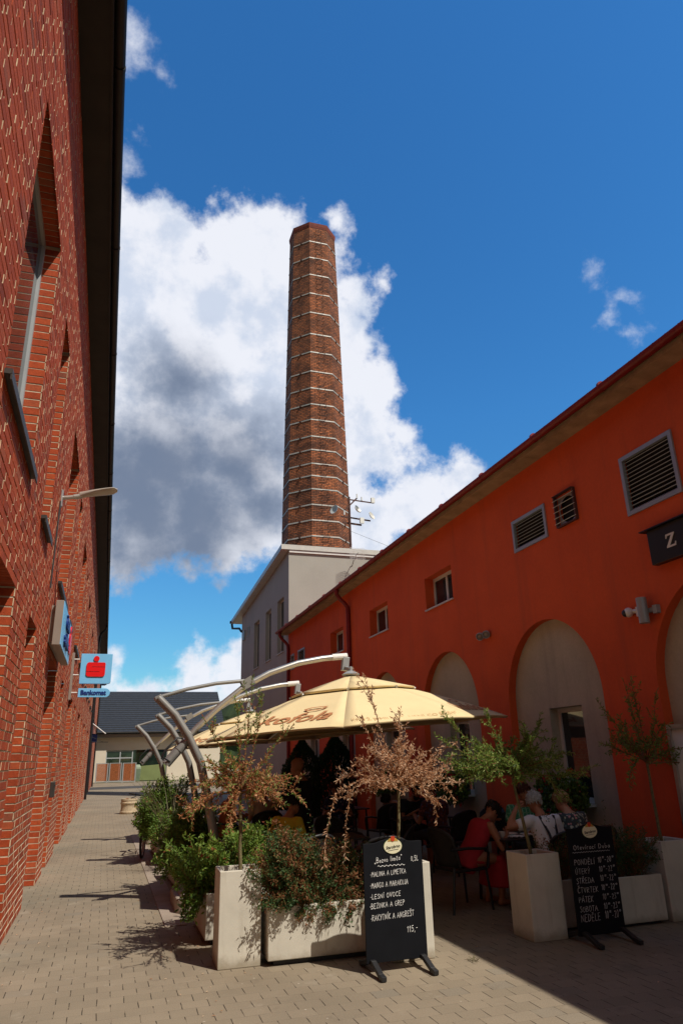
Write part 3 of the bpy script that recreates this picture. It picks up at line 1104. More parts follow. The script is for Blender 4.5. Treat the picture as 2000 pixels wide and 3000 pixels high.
for yd in (18.42, 25.55):
    s = MB()
    s.tube([(gx, yd, gz - 0.05), (gx + 0.01, yd, gz - 0.20), (gx + 0.10, yd, gz - 0.33), (6.14, yd, gz - 0.45), (6.225, yd, gz - 0.56), (6.235, yd, gz - 0.75), (6.235, yd, 0.0)], 0.058, 12)
    for zc in (5.0, 3.4, 1.6):
        s.tube([(6.235, yd, zc), (6.235, yd, zc + 0.05)], 0.066, 12)
        s.box(6.235, OX, yd - 0.012, yd + 0.012, zc + 0.01, zc + 0.04)
    s.build('downpipe', M['redmetal'], ob, smooth=True)

# ================================================================ grey building under the chimney
gb = thing('grey_building', 'tall grey rendered building with sloping roof below the brick chimney', 'building', (OX, 31, 0))
GY0, GY1 = 25.80, 36.1
GT0, GT1 = 9.56, 8.86
w = MB()
gw = [(31.5, 32.72), (28.97, 30.08), (26.62, 27.76)]
tess([(GY0, 0), (GY1, 0), (GY1, GT1), (GY0, GT0)], [[(a, 5.70), (d, 5.70), (d, 7.87), (a, 7.87)] for a, d in gw], lambda u, v: (OX + 0.02, u, v), w, flip=True)
for a, d in gw:
    P = [(a, 5.70), (d, 5.70), (d, 7.87), (a, 7.87)]
    for i in range(4):
        (u0, v0), (u1, v1) = P[i], P[(i + 1) % 4]
        w.add([(OX + 0.02, u0, v0), (OX + 0.02, u1, v1), (OX + 0.22, u1, v1), (OX + 0.22, u0, v0)], [(0, 1, 2, 3)])
w.add([(OX + 0.02, GY0, 0), (OX + 9, GY0, 0), (OX + 9, GY0, GT0), (OX + 0.02, GY0, GT0)], [(0, 1, 2, 3)])
w.add([(OX + 0.02, GY1, 0), (OX + 9, GY1, 0), (OX + 9, GY1, GT1), (OX + 0.02, GY1, GT1)], [(3, 2, 1, 0)])
w.add([(OX + 9, GY0, 0), (OX + 9, GY1, 0), (OX + 9, GY1, GT1), (OX + 9, GY0, GT0)], [(0, 1, 2, 3)])
w.build('wall', M['greyside'], gb)
for a, d in gw:
    f = MB()
    x0, x1, t = OX + 0.16, OX + 0.21, 0.07
    f.box(x0, x1, a, a + t, 5.70, 7.87)
    f.box(x0, x1, d - t, d, 5.70, 7.87)
    f.box(x0, x1, a + t, d - t, 7.87 - t, 7.87)
    f.box(x0, x1, a + t, d - t, 5.70, 5.70 + t)
    f.box(x0 + 0.005, x1 - 0.005, (a + d) / 2 - 0.04, (a + d) / 2 + 0.04, 5.70 + t, 7.87 - t)
    fr = f.build('window', M['frame_white'], gb)
    p = MB()
    p.box(x0 + 0.015, x1 - 0.02, a + t, d - t, 5.77, 7.80)
    p.build('pane', M['glass'], fr)
    s = MB()
    s.box(OX - 0.02, OX + 0.16, a - 0.03, d + 0.03, 5.665, 5.695)
    s.build('sill', M['fascia'], gb)
s = MB()    # roof slab, overhanging, with metal fascia
sl_ = (GT1 - GT0) / (GY1 - GY0)


def rz(y):
    return GT0 + sl_ * (y - GY0)


ya, yb, xa, xb = GY0 - 0.10, GY1 + 1.6, OX - 0.30, OX + 9.4
vs = []
for dz in (0.0, 0.20):
    vs += [(xa, ya, rz(ya) + dz), (xb, ya, rz(ya) + dz), (xb, yb, rz(yb) + dz), (xa, yb, rz(yb) + dz)]
s.add(vs, [(0, 3, 2, 1), (4, 5, 6, 7), (0, 1, 5, 4), (1, 2, 6, 5), (2, 3, 7, 6), (3, 0, 4, 7)])
s.build('roof', M['fascia'], gb)
s = MB()
s.box(OX + 0.03, OX + 9, GY0 - 0.065, GY0 - 0.003, GT0 - 0.10, GT0 - 0.01)
s.build('flashing', M['white'], gb)
s = MB()
s.tube([(xa - 0.06, yb + 0.06, rz(yb) + 0.10), (xb, yb + 0.06, rz(yb) + 0.10)], 0.08, 10)
s.tube([(OX - 0.25, yb + 0.05, rz(yb)), (OX - 0.22, yb, rz(yb) - 0.25), (OX - 0.02, yb - 1.0, rz(yb) - 0.42), (OX - 0.02, GY1 - 0.1, rz(yb) - 0.7)], 0.06, 10)
s.build('gutter', M['darkmetal'], gb, smooth=True)
f = MB()
f.box(OX - 0.005, OX + 0.03, 33.85, 34.62, 7.52, 7.97)
for i in range(6):
    f.obox((OX - 0.015, 34.235, 7.57 + i * 0.07), (0.05, 0.68, 0.008), (0, R_(35), 0))
f.build('vent_grille', M['greypaint'], gb)
f = MB()
f.box(OX - 0.06, OX + 0.019, 35.03, 35.40, 7.48, 7.95)
f.build('meter_box', M['greypaint'], gb)

# ================================================================ chimney
CX, CY, CR0, CZ0, CR1, CZ1 = 9.70, 33.5, 1.86, 12.0, 1.385, 32.2
ch = thing('brick_chimney', 'tall tapering octagonal brick factory chimney with white steel bands', 'chimney', (CX, CY, 0))


def cr(z):
    return CR0 + (CR1 - CR0) * (z - CZ0) / (CZ1 - CZ0)


OCT = [R_(22.5 + 45 * i) for i in range(8)]


def oring(z, r):
    return [(CX + r * math.cos(a), CY + r * math.sin(a), z) for a in OCT]


s = MB()
zz = [0.0 + i * (CZ1) / 24 for i in range(25)]
s.loft([oring(z, cr(z)) for z in zz])
s.build('shaft', mat_chimney(CX, CY), ch)
s = MB()
s.loft([oring(CZ1 - 0.34, cr(CZ1) + 0.015), oring(CZ1 - 0.18, cr(CZ1) + 0.045), oring(CZ1, cr(CZ1) + 0.06)])
s.build('coping', mat('red_chimney_coping', (0.20, 0.045, 0.03), 0.85, var=0.3, vscale=6), ch)
M['band'] = mat('painted_steel_band', (0.46, 0.44, 0.41), 0.55, 0.2, var=0.3, vscale=3)
bz = [30.98, 29.76, 28.52, 27.18, 25.84, 24.38, 23.17, 21.92, 20.85, 19.85, 18.9, 17.9, 17.1, 16.3, 15.6, 14.85, 13.98, 13.13, 12.28, 11.2]
k_ = CY / 31.8
for z in bz:
    z = 1.72 + (z - 1.72) * 31.8 / 32.0
    s = MB()
    r0 = cr(z)
    s.loft([oring(z - 0.033, r0 + 0.004), oring(z - 0.033, r0 + 0.020), oring(z + 0.033, r0 + 0.018), oring(z + 0.033, r0 + 0.002)], cap=False)
    s.build('steel_band', M['band'], ch)
# climbing irons on the face toward the street and clamps on the bands
random.seed(9)
z = 10.0
while z < 31.6:
    ra = cr(z) * math.cos(math.pi / 8)
    x = CX + 0.02
    s = MB()
    s.tube([(x - 0.17, CY - ra + 0.02, z), (x - 0.17, CY - ra - 0.16, z), (x + 0.17, CY - ra - 0.16, z), (x + 0.17, CY - ra + 0.02, z)], 0.014, 6)
    s.build('climbing_iron', M['rust'], ch)
    z += 0.36
for i, z in enumerate(bz):
    z = 1.72 + (z - 1.72) * 31.8 / 32.0
    for a in (R_(-45), R_(-135)):
        s = MB()
        ra = cr(z) * math.cos(math.pi / 8) + 0.03
        s.obox((CX + ra * math.cos(a), CY + ra * math.sin(a), z), (0.05, 0.09, 0.10), (0, 0, a))
        s.build('band_clamp', M['rust'], ch)

# ================================================================ far building at the end of the street
fb = thing('shop_building', 'low cream shop building with dark tiled roof at the end of the street', 'building', (5, 76, 0))
FY = 76.0
w = MB()
w.box(-12, 0.10, FY, FY + 10, 0.0, 4.14)
w.box(0.10, 6.02, FY, FY + 10, 2.93, 4.14)
w.box(6.02, 11.3, FY, FY + 10, 0.0, 4.14)
w.build('wall', M['creamwall'], fb)
s = MB()
s.box(-12.3, 11.5, FY - 0.65, FY, 4.141, 4.45)
s.build('eave_board', mat('taupe_eave_board', (0.23, 0.19, 0.16), 0.8, var=0.08), fb)
s = MB()
nr = 20
random.seed(2)
y0r, z0r, y1r, z1r = FY - 0.85, 4.62, FY + 6.0, 9.15
for i in range(nr):
    a0, a1 = i / nr, (i + 1) / nr
    ya, za = y0r + (y1r - y0r) * a0, z0r + (z1r - z0r) * a0
    yb, zb = y0r + (y1r - y0r) * a1, z0r + (z1r - z0r) * a1
    s.add([(-12.4, ya, za + 0.07), (11.7, ya, za + 0.07), (11.7, yb, zb), (-12.4, yb, zb)], [(0, 1, 2, 3)])
    s.add([(-12.4, ya, za - 0.02), (11.7, ya, za - 0.02), (11.7, ya, za + 0.07), (-12.4, ya, za + 0.07)], [(0, 1, 2, 3)])
s.add([(-12.4, y0r, z0r), (-12.4, y1r, z1r), (11.7, y1r, z1r), (11.7, y0r, z0r)], [(0, 1, 2, 3)])
s.add([(-12.4, y1r, z1r), (11.7, y1r, z1r), (11.7, FY + 13, 4.6), (-12.4, FY + 13, 4.6)], [(0, 1, 2, 3)])
s.add([(11.6, y0r, z0r - 0.1), (11.6, FY + 13, 4.5), (11.6, y1r, z1r - 0.05)], [(0, 1, 2)])
s.build('roof', M['tileslate'], fb)
s = MB()
s.tube([(-12.4, y0r - 0.07, 4.58), (11.7, y0r - 0.07, 4.58)], 0.08, 8)
s.build('gutter', M['darkmetal'], fb)
f = MB()
for x in (0.13, 1.45, 2.62, 5.98):
    f.box(x - 0.05, x + 0.05, FY + 0.10, FY + 0.2, 0.0, 2.92)
for z0 in (0.04, 2.20, 2.87):
    f.box(0.18, 2.57, FY + 0.11, FY + 0.19, z0 - 0.05, z0 + 0.05)
fr = f.build('shopfront', M['frame_grey'], fb)
p = MB()
p.box(0.13, 5.98, FY + 0.15, FY + 0.17, 0.0, 2.92)
p.build('pane', mat_glass('shop_glass', (0.012, 0.022, 0.012)), fr)
p = MB()
p.add([(2.67, FY + 0.12, 0.05), (5.92, FY + 0.12, 0.05), (5.92, FY + 0.12, 1.55), (2.67, FY + 0.12, 1.35)], [(0, 1, 2, 3)])
p.build('window_film', M['greenfilm'], fr)

# ================================================================ lettering
# single-stroke hand lettering: strokes on a 1 x 1 cell (x to the right, y up)
G = {
 'A': (0.75, [[(0, 0), (.35, 1), (.7, 0)], [(.12, .38), (.6, .38)]]),
 'B': (0.7, [[(.05, 0), (.05, 1), (.45, .95), (.5, .72), (.1, .54), (.55, .45), (.58, .12), (.05, 0)]]),
 'C': (0.65, [[(.58, .85), (.35, 1), (.08, .75), (.04, .35), (.25, .02), (.58, .15)]]),
 'D': (0.7, [[(.05, 0), (.05, 1), (.45, .88), (.6, .5), (.42, .1), (.05, 0)]]),
 'E': (0.6, [[(.52, 1), (.06, .98), (.04, 0), (.52, .03)], [(.05, .52), (.42, .54)]]),
 'G': (0.7, [[(.58, .85), (.32, 1), (.06, .7), (.08, .2), (.35, 0), (.6, .18), (.6, .45), (.36, .45)]]),
 'I': (0.25, [[(.1, 0), (.1, 1)]]),
 'J': (0.5, [[(.4, 1), (.4, .2), (.22, 0), (.03, .15)]]),
 'K': (0.65, [[(.05, 0), (.05, 1)], [(.55, 1), (.08, .45), (.58, 0)]]),
 'L': (0.55, [[(.08, 1), (.05, 0), (.5, .03)]]),
 'M': (0.8, [[(.03, 0), (.1, 1), (.36, .4), (.62, 1), (.7, 0)]]),
 'N': (0.7, [[(.04, 0), (.06, 1), (.56, .05), (.58, 1)]]),
 'O': (0.7, [[(.32, 1), (.06, .72), (.08, .22), (.32, 0), (.58, .25), (.58, .75), (.32, 1)]]),
 'P': (0.62, [[(.06, 0), (.06, 1), (.48, .92), (.52, .62), (.08, .5)]]),
 'R': (0.68, [[(.05, 0), (.06, 1), (.48, .92), (.5, .62), (.08, .5), (.56, 0)]]),
 'S': (0.58, [[(.5, .86), (.28, 1), (.06, .78), (.42, .45), (.48, .15), (.2, 0), (.02, .14)]]),
 'T': (0.65, [[(0, 1), (.6, .98)], [(.3, .98), (.28, 0)]]),
 'U': (0.68, [[(.05, 1), (.06, .25), (.28, 0), (.52, .2), (.56, 1)]]),
 'V': (0.65, [[(.02, 1), (.28, 0), (.58, 1)]]),
 'Y': (0.62, [[(.02, 1), (.28, .5)], [(.56, 1), (.2, 0)]]),
 'Z': (0.6, [[(.04, .97), (.54, 1), (.04, .02), (.56, .04)]]),
 '0': (0.55, [[(.26, 1), (.05, .7), (.06, .22), (.24, 0), (.44, .25), (.46, .75), (.26, 1)]]),
 '1': (0.38, [[(.02, .7), (.22, 1), (.2, 0)]]),
 '2': (0.55, [[(.04, .78), (.24, 1), (.44, .75), (.04, 0), (.48, .03)]]),
 '3': (0.55, [[(.05, .95), (.42, .95), (.18, .58), (.45, .38), (.36, .05), (.03, .06)]]),
 '5': (0.55, [[(.46, 1), (.1, .98), (.08, .58), (.38, .58), (.44, .2), (.2, 0), (.03, .1)]]),
 ',': (0.25, [[(.12, .08), (.04, -.2)]]),
 '-': (0.45, [[(.06, .45), (.36, .47)]]),
 '.': (0.25, [[(.06, .04), (.12, .04)]]),
 '*': (0.3, [[(.06, .48), (.14, .54), (.14, .46), (.06, .48)]]),
 '"': (0.3, [[(.05, 1.05), (.08, .82)], [(.18, 1.05), (.2, .82)]]),
 '_': (0.3, [[(.05, .15), (.02, -.12)], [(.18, .15), (.15, -.12)]]),
 ' ': (0.4, []),
 'a': (0.5, [[(.4, .5), (.18, .56), (.04, .28), (.16, .02), (.38, .2), (.42, .55), (.42, .05)]]),
 'b': (0.5, [[(.05, 1), (.05, .02), (.34, .1), (.38, .42), (.08, .45)]]),
 'c': (0.45, [[(.36, .48), (.16, .56), (.04, .25), (.18, 0), (.38, .1)]]),
 'e': (0.48, [[(.05, .28), (.38, .32), (.3, .55), (.1, .5), (.05, .2), (.2, 0), (.38, .1)]]),
 'i': (0.22, [[(.08, .55), (.08, 0)], [(.08, .75), (.09, .79)]]),
 'l': (0.25, [[(.1, 1), (.07, .12), (.16, 0)]]),
 'm': (0.72, [[(.04, 0), (.06, .55)], [(.06, .4), (.2, .56), (.3, .4), (.3, 0)], [(.3, .4), (.44, .56), (.56, .4), (.58, 0)]]),
 'n': (0.5, [[(.04, 0), (.06, .55)], [(.06, .4), (.22, .56), (.36, .4), (.38, 0)]]),
 'o': (0.48, [[(.2, .56), (.04, .3), (.18, 0), (.38, .25), (.2, .56)]]),
 'r': (0.38, [[(.05, 0), (.07, .55)], [(.06, .36), (.2, .55), (.32, .5)]]),
 't': (0.4, [[(.16, .9), (.15, .1), (.28, .02)], [(.0, .6), (.32, .62)]]),
 'u': (0.5, [[(.05, .55), (.06, .12), (.2, 0), (.38, .16)], [(.4, .55), (.4, 0)]]),
 'v': (0.45, [[(.02, .55), (.18, 0), (.38, .55)]]),
 'z': (0.45, [[(.03, .53), (.36, .55), (.03, .02), (.4, .04)]]),
}
ACC = {'á': ('a', "'"), 'í': ('i', "'"), 'č': ('c', 'v'), 'Á': ('A', "'"), 'Í': ('I', "'"), 'Ú': ('U', "'"), 'Ý': ('Y', "'"), 'Č': ('C', 'v'), 'Ě': ('E', 'v'), 'Ř': ('R', 'v'), 'Š': ('S', 'v'), 'ž': ('z', 'v'), 'Ž': ('Z', 'v')}


def hand(mb, text, u0, v0, width, height, fn, rad, slant=0.08, jit=0.03, rise=0.0):
    """hand-lettered line starting at (u0, v0), fitted to the width; fn(u, v) -> point"""
    adv = sum((G[ACC[c][0]] if c in ACC else G[c])[0] + 0.12 for c in text)
    sx = width / adv
    u = u0
    for c in text:
        base = ACC[c][0] if c in ACC else c
        aw, st = G[base]
        st = [list(q) for q in st]
        if c in ACC:
            top = 1.08 if base.isupper() else 0.66
            mx = aw / 2 - 0.05
            if base == 'i':
                st = st[:1]
            if ACC[c][1] == "'":
                st.append([(mx, top), (mx + .16, top + .22)])
            else:
                st.append([(mx - .16, top + .2), (mx, top), (mx + .16, top + .22)])
        dy = random.uniform(-jit, jit)
        sc = random.uniform(0.93, 1.07)
        for q in st:
            if len(q) > 2:     # round the corners a little
                d = [q[0]]
                for i in range(1, len(q) - 1):
                    p0, p1, p2 = Vector(q[i - 1]), Vector(q[i]), Vector(q[i + 1])
                    d += [tuple(p1 * 0.75 + p0 * 0.25), tuple(p1), tuple(p1 * 0.75 + p2 * 0.25)]
                d.append(q[-1])
                q = d
            pts = []
            for x, y in q:
                yy = (y * sc + dy) * height
                pts.append(fn(u + x * sx + slant * yy, v0 + yy + rise * (u - u0)))
            r = rad * random.uniform(0.8, 1.15)
            mb.tube(pts, r, 5)
        u += (aw + 0.12) * sx
    return mb


def wavy(mb, u0, v0, w, n, amp, fn, rad):
    pts = [fn(u0 + w * i / (n * 4), v0 + amp * math.sin(i * math.pi / 2)) for i in range(n * 4 + 1)]
    mb.tube(pts, rad, 5)


def text_mesh(name, body, size, mats, parent, fn, ext=0.004, shear=0.0, bold=0.0, width=None, align='CENTER'):
    """block lettering as a mesh; fn(u, v, d) -> world point"""
    cu = bpy.data.curves.new(name, 'FONT')
    cu.body = body
    cu.size = size
    cu.shear = shear
    cu.offset = bold
    cu.extrude = ext
    cu.align_x = align
    cu.align_y = 'CENTER'
    cu.resolution_u = 3
    tmp = bpy.data.objects.new(name, cu)
    COL.objects.link(tmp)
    bpy.context.view_layer.update()
    me = bpy.data.meshes.new_from_object(tmp.evaluated_get(bpy.context.evaluated_depsgraph_get()))
    bpy.data.objects.remove(tmp)
    org = Vector((0, 0, 0))
    p = parent
    while p is not None:
        org += p.location
        p = p.parent
    xs = [v.co.x for v in me.vertices]
    k = 1.0
    if width:
        k = width / (max(xs) - min(xs))
    for v in me.vertices:
        v.co = Vector(fn(v.co.x * k, v.co.y, v.co.z)) - org
    me.materials.clear()
    me.materials.append(mats)
    o = bpy.data.objects.new(name, me)
    COL.objects.link(o)
    o.parent = parent
    return o


# ================================================================ things on the brick wall
t = thing('wall_lamp', 'grey flat street lamp on a short arm fixed high on the brick wall', 'lamp', (LX, 9.7, 5.22))
s = MB()
s.box(LX, LX + 0.02, 9.66, 9.74, 5.08, 5.32)
s.build('wall_bracket', M['greypaint'], t)
s = MB()
s.tube([(LX + 0.015, 9.7, 5.21), (-0.66, 9.7, 5.245)], 0.030, 10)
s.tube([(-0.70, 9.7, 5.238), (-0.60, 9.7, 5.262)], 0.038, 10)
s.build('arm', M['alu'], t, smooth=True)
s = MB()
rings = []
for q in range(11):
    a = q / 10
    x = -0.63 + 0.50 * a
    z = 5.262 + 0.155 * a - 0.03 * a * a
    wy = 0.035 + 0.10 * math.sin(min(1, a * 1.25) * math.pi / 2) if a < 0.86 else 0.135 * math.sqrt(max(0.02, 1 - ((a - 0.86) / 0.145) ** 2))
    h = 0.056 * (1 - 0.5 * a)
    rings.append([(x, 9.7 + wy * math.cos(b), z + (h if math.sin(b) > 0 else h * 0.7) * math.sin(b)) for b in [2 * math.pi * k / 14 for k in range(14)]])
s.loft(rings)
s.build('lamp_head', mat('warm_grey_lamp_shell', (0.42, 0.38, 0.33), 0.45, 0.2, var=0.05), t, smooth=True)
s = MB()
s.obox((-0.275, 9.7, 5.352), (0.20, 0.17, 0.02), (0, R_(-14), 0))
s.build('lens', mat('frosted_lamp_lens', (0.55, 0.47, 0.34), 0.25, var=0.05), t, bevel=0.006)

t = thing('bank_lightbox', 'light blue lightbox sign with raised lettering flat on the brick wall', 'sign', (LX, 11.2, 3.25))
s = MB()
s.box(LX, LX + 0.055, 10.18, 12.28, 3.30, 3.80)
s.build('mounting_plate', M['boxside'], t)
s = MB()
s.box(LX + 0.056, -0.702, 10.10, 12.34, 3.25, 3.86)
s.build('case', M['boxside'], t, bevel=0.004)
s = MB()
s.box(-0.7015, -0.692, 10.11, 12.33, 3.26, 3.85)
s.build('face', M['lightblue'], t)
FF = lambda u, v, d: (-0.69 + d, 11.22 + u, 3.55 + v)
text_mesh('lettering', 'ČESKÁ', 0.19, M['signnavy'], t, lambda u, v, d: (-0.676 + d, 11.05 + u, 3.66 + v), 0.014, bold=0.006)
text_mesh('lettering', 'spořitelna', 0.22, M['signnavy'], t, lambda u, v, d: (-0.676 + d, 11.05 + u, 3.43 + v), 0.014, bold=0.006)


def s_logo(parent, fn, k, th):
    """red head-and-body emblem cut by two slots"""
    s = MB()
    ring = [(0.0 + 0.095 * k * math.cos(2 * math.pi * i / 24), 0.36 * k + 0.095 * k * math.sin(2 * math.pi * i / 24)) for i in range(24)]
    s.prism(ring, fn, 0.0, th)
    hw, c = 0.31 * k, 0.09 * k

    def blk(v0, v1, u0, u1, rt, rb):
        p = []
        for (cu, cv, a0, r) in ((u0, v0, 180, rb[0]), (u1, v0, 270, rb[1]), (u1, v1, 0, rt[1]), (u0, v1, 90, rt[0])):
            if r == 0:
                p.append((cu, cv))
                continue
            ox = r if cu == u0 else -r
            oy = r if cv == v0 else -r
            for i in range(6):
                a = math.radians(a0 + 90 * i / 5)
                p.append((cu + ox + r * math.cos(a), cv + oy + r * math.sin(a)))
        s.prism(p, fn, 0.0, th)
    g = 0.008 * k
    blk(0.08 * k + g, 0.235 * k, -hw, hw, (c, c * .6), (0, 0))
    blk(-0.085 * k + g, 0.08 * k - g, -hw, hw, (0, 0), (0, 0))
    blk(-0.25 * k, -0.085 * k - g, -hw, hw, (0, 0), (c, c))
    # the thin joints that make the letter S
    blk(0.08 * k - g, 0.08 * k + g, -hw, -0.13 * k, (0, 0), (0, 0))
    blk(-0.085 * k - g, -0.085 * k + g, 0.13 * k, hw, (0, 0), (0, 0))
    return s.build('emblem', M['signred'], parent)


s_logo(t, lambda u, v, d: (-0.690 + d, 12.02 + u, 3.55 + v), 0.62, 0.02)

t = thing('cash_machine_sign', 'square light blue projecting sign with red emblem above a Bankomat plate', 'sign', (LX, 16.6, 3.1))
s = MB()
s.box(LX, LX + 0.05, 16.56, 16.64, 3.05, 4.06)
s.build('wall_bracket', M['boxside'], t)
s = MB()
for z in (3.92, 3.58, 3.20):
    s.tube([(LX + 0.05, 16.6, z), (-0.66, 16.6, z)], 0.013, 8)
s.build('arms', M['whitepaint'], t)
s = MB()
sq = [(-0.67, 3.39), (-0.06, 3.39), (-0.025, 3.405), (-0.01, 3.44), (-0.01, 4.04), (-0.67, 4.04)]
s.prism(sq, lambda u, v, d: (u, 16.6 + d, v), 0.05, -0.05)
s.build('square_panel', M['lightblue'], t, bevel=0.004)
s_logo(t, lambda u, v, d: (-0.345 + u, 16.548 - d, 3.70 + v), 0.64, 0.018)
s = MB()
pl = [(-0.67, 3.10), (-0.10, 3.10)] + [(-0.10 + 0.095 * math.cos(R_(a)), 3.195 + 0.095 * math.sin(R_(a))) for a in range(-80, 81, 16)] + [(-0.10, 3.29), (-0.67, 3.29)]
s.prism(pl, lambda u, v, d: (u, 16.6 + d, v), 0.04, -0.04)
pill = s.build('name_plate', M['lightblue'], t, bevel=0.004)
text_mesh('lettering', 'Bankomat', 0.135, M['signnavy'], t, lambda u, v, d: (-0.355 + u, 16.553 - d, 3.195 + v), 0.004, bold=0.005, width=0.53)

t = thing('post_box', 'small dark grey metal box low on a brick pier', 'box', (LX, 13.9, 1.2))
s = MB()
s.box(LX, LX + 0.07, 13.78, 14.02, 1.19, 1.44)
s.build('case', M['slate_sill'], t, bevel=0.006)
s = MB()
s.box(LX + 0.0695, LX + 0.078, 13.82, 13.98, 1.37, 1.385)
s.build('slot', M['black'], t)
t = thing('flag_pole', 'short white pole slanting from the far end of the brick wall', 'pole', (LX, 45, 3.6))
s = MB()
s.tube([(LX, 45, 3.98), (-0.09, 45, 3.40)], 0.028, 8)
s.build('pole', M['whitepaint'], t, smooth=True)
s = MB()
s.sphere((-0.085, 45, 3.395), 0.04)
s.build('finial', M['whitepaint'], t, smooth=True)
t = thing('shop_bracket', 'thin dark sign bracket sticking out from the far brick wall', 'bracket', (LX, 45, 2.9))
s = MB()
s.tube([(LX, 46, 2.96), (0.12, 46, 2.93)], 0.015, 6)
s.tube([(LX, 46, 3.25), (-0.15, 46, 2.94)], 0.008, 6)
s.build('arm', M['darkmetal'], t)
t = thing('blue_wall_sign', 'small dark blue sign box at the far end of the brick wall', 'sign', (LX, 47, 3.2))
s = MB()
s.box(LX, LX + 0.32, 47, 47.12, 2.95, 3.42)
s.build('case', M['signnavy'], t, bevel=0.01)
s = MB()
s.box(LX, LX + 0.34, 46.99, 47.13, 3.425, 3.46)
s.build('top_rail', M['darkmetal'], t)

# ================================================================ things on the orange wall
t = thing('security_camera', 'white round security camera beside a grey cylinder light on the orange wall', 'camera', (OX, 7.2, 3.38))
s = MB()
s.box(OX - 0.05, OX, 7.02, 7.10, 3.30, 3.42)
s.tube([(OX - 0.02, 7.06, 3.37), (OX - 0.03, 7.17, 3.38)], 0.028, 8)
s.build('mount', M['whitepaint'], t)
s = MB()
s.sphere((OX - 0.06, 7.22, 3.375), (0.062, 0.062, 0.062), 16, 10)
s.build('housing', M['white'], t, smooth=True)
s = MB()
s.sphere((OX - 0.085, 7.245, 3.37), (0.05, 0.05, 0.05), 16, 10)
s.build('lens', M['blackplastic'], t, smooth=True)
t = thing('wall_light', 'grey upright cylinder wall light above the big niche', 'lamp', (OX, 6.92, 3.2))
s = MB()
s.tube([(OX - 0.10, 6.92, 3.18), (OX - 0.10, 6.92, 3.50)], 0.062, 20)
s.build('shade', M['greypaint'], t, smooth=True, bevel=0.004)
s = MB()
s.box(OX - 0.06, OX, 6.73, 6.80, 3.28, 3.38)
s.box(OX - 0.05, OX, 6.80, 6.99, 3.31, 3.36)
s.build('mount', M['greypaint'], t)
t = thing('spotlight_pair', 'pair of small round grey spotlights between two niches', 'lamp', (OX, 10.95, 3.7))
for y in (11.07, 10.85):
    rot = Vector((-0.62, -0.70, -0.36)).to_track_quat('Z', 'Y').to_matrix()
    c = Vector((OX - 0.06, y, 3.705))
    s = MB()
    s.lathe([(0.035, -0.05), (0.060, -0.03), (0.070, 0.045), (0.066, 0.055), (0.058, 0.055), (0.052, 0.02)], (0, 0, 0), 20)
    s.v = [tuple(c + rot @ Vector(q)) for q in s.v]
    o = s.build('spot', M['frame_grey'], t, smooth=True)
    q = MB()
    q.sphere(c + rot @ Vector((0, 0, 0.03)), (0.050, 0.050, 0.018), 16, 8, rot)
    q.build('lens', M['boxside'], o, smooth=True)
s = MB()
s.box(OX - 0.035, OX, 10.84, 11.08, 3.685, 3.725)
s.build('mount', M['greypaint'], t)
t = thing('shop_sign', 'very dark green projecting sign box with pale letter Z on the orange wall', 'sign', (OX, 6.0, 3.86))
s = MB()
s.box(OX - 0.10, OX, 4.3, 6.63, 3.84, 4.27)
s.build('case', M['greensign'], t, bevel=0.004)
s = MB()
s.box(OX - 0.14, OX, 4.25, 6.72, 4.275, 4.29)
s.build('hood', M['darkmetal'], t)
s = MB()
zp = [(0, 0), (.13, 0), (.135, .045), (.125, .045), (.115, .02), (.045, .02), (.128, .138), (.128, .15), (.006, .15), (.0, .105), (.01, .105), (.022, .13), (.085, .13), (0, .012)]
s.prism([(u * 1.12, v * 1.1) for u, v in zp], lambda u, v, d: (OX - 0.101 - d, 6.335 - u, 3.975 + v), 0.0, 0.008)
s.build('lettering', mat('pale_sign_letter', (0.70, 0.64, 0.52), 0.5), t)
t = thing('menu_display', 'white board in a grey metal frame standing against the orange wall', 'display board', (OX - 0.1, 6.5, 0.9))
s = MB()
s.box(OX - 0.06, OX - 0.005, 6.87, 6.92, 0.25, 1.98)
s.box(OX - 0.06, OX - 0.005, 6.05, 6.10, 0.25, 1.98)
s.box(OX - 0.06, OX - 0.005, 6.10, 6.87, 1.93, 1.98)
s.box(OX - 0.06, OX - 0.005, 6.10, 6.87, 0.25, 0.30)
s.build('frame', M['alu'], t)
s = MB()
s.box(OX - 0.03, OX - 0.012, 6.10, 6.87, 0.30, 1.93)
s.build('panel', M['white'], t)

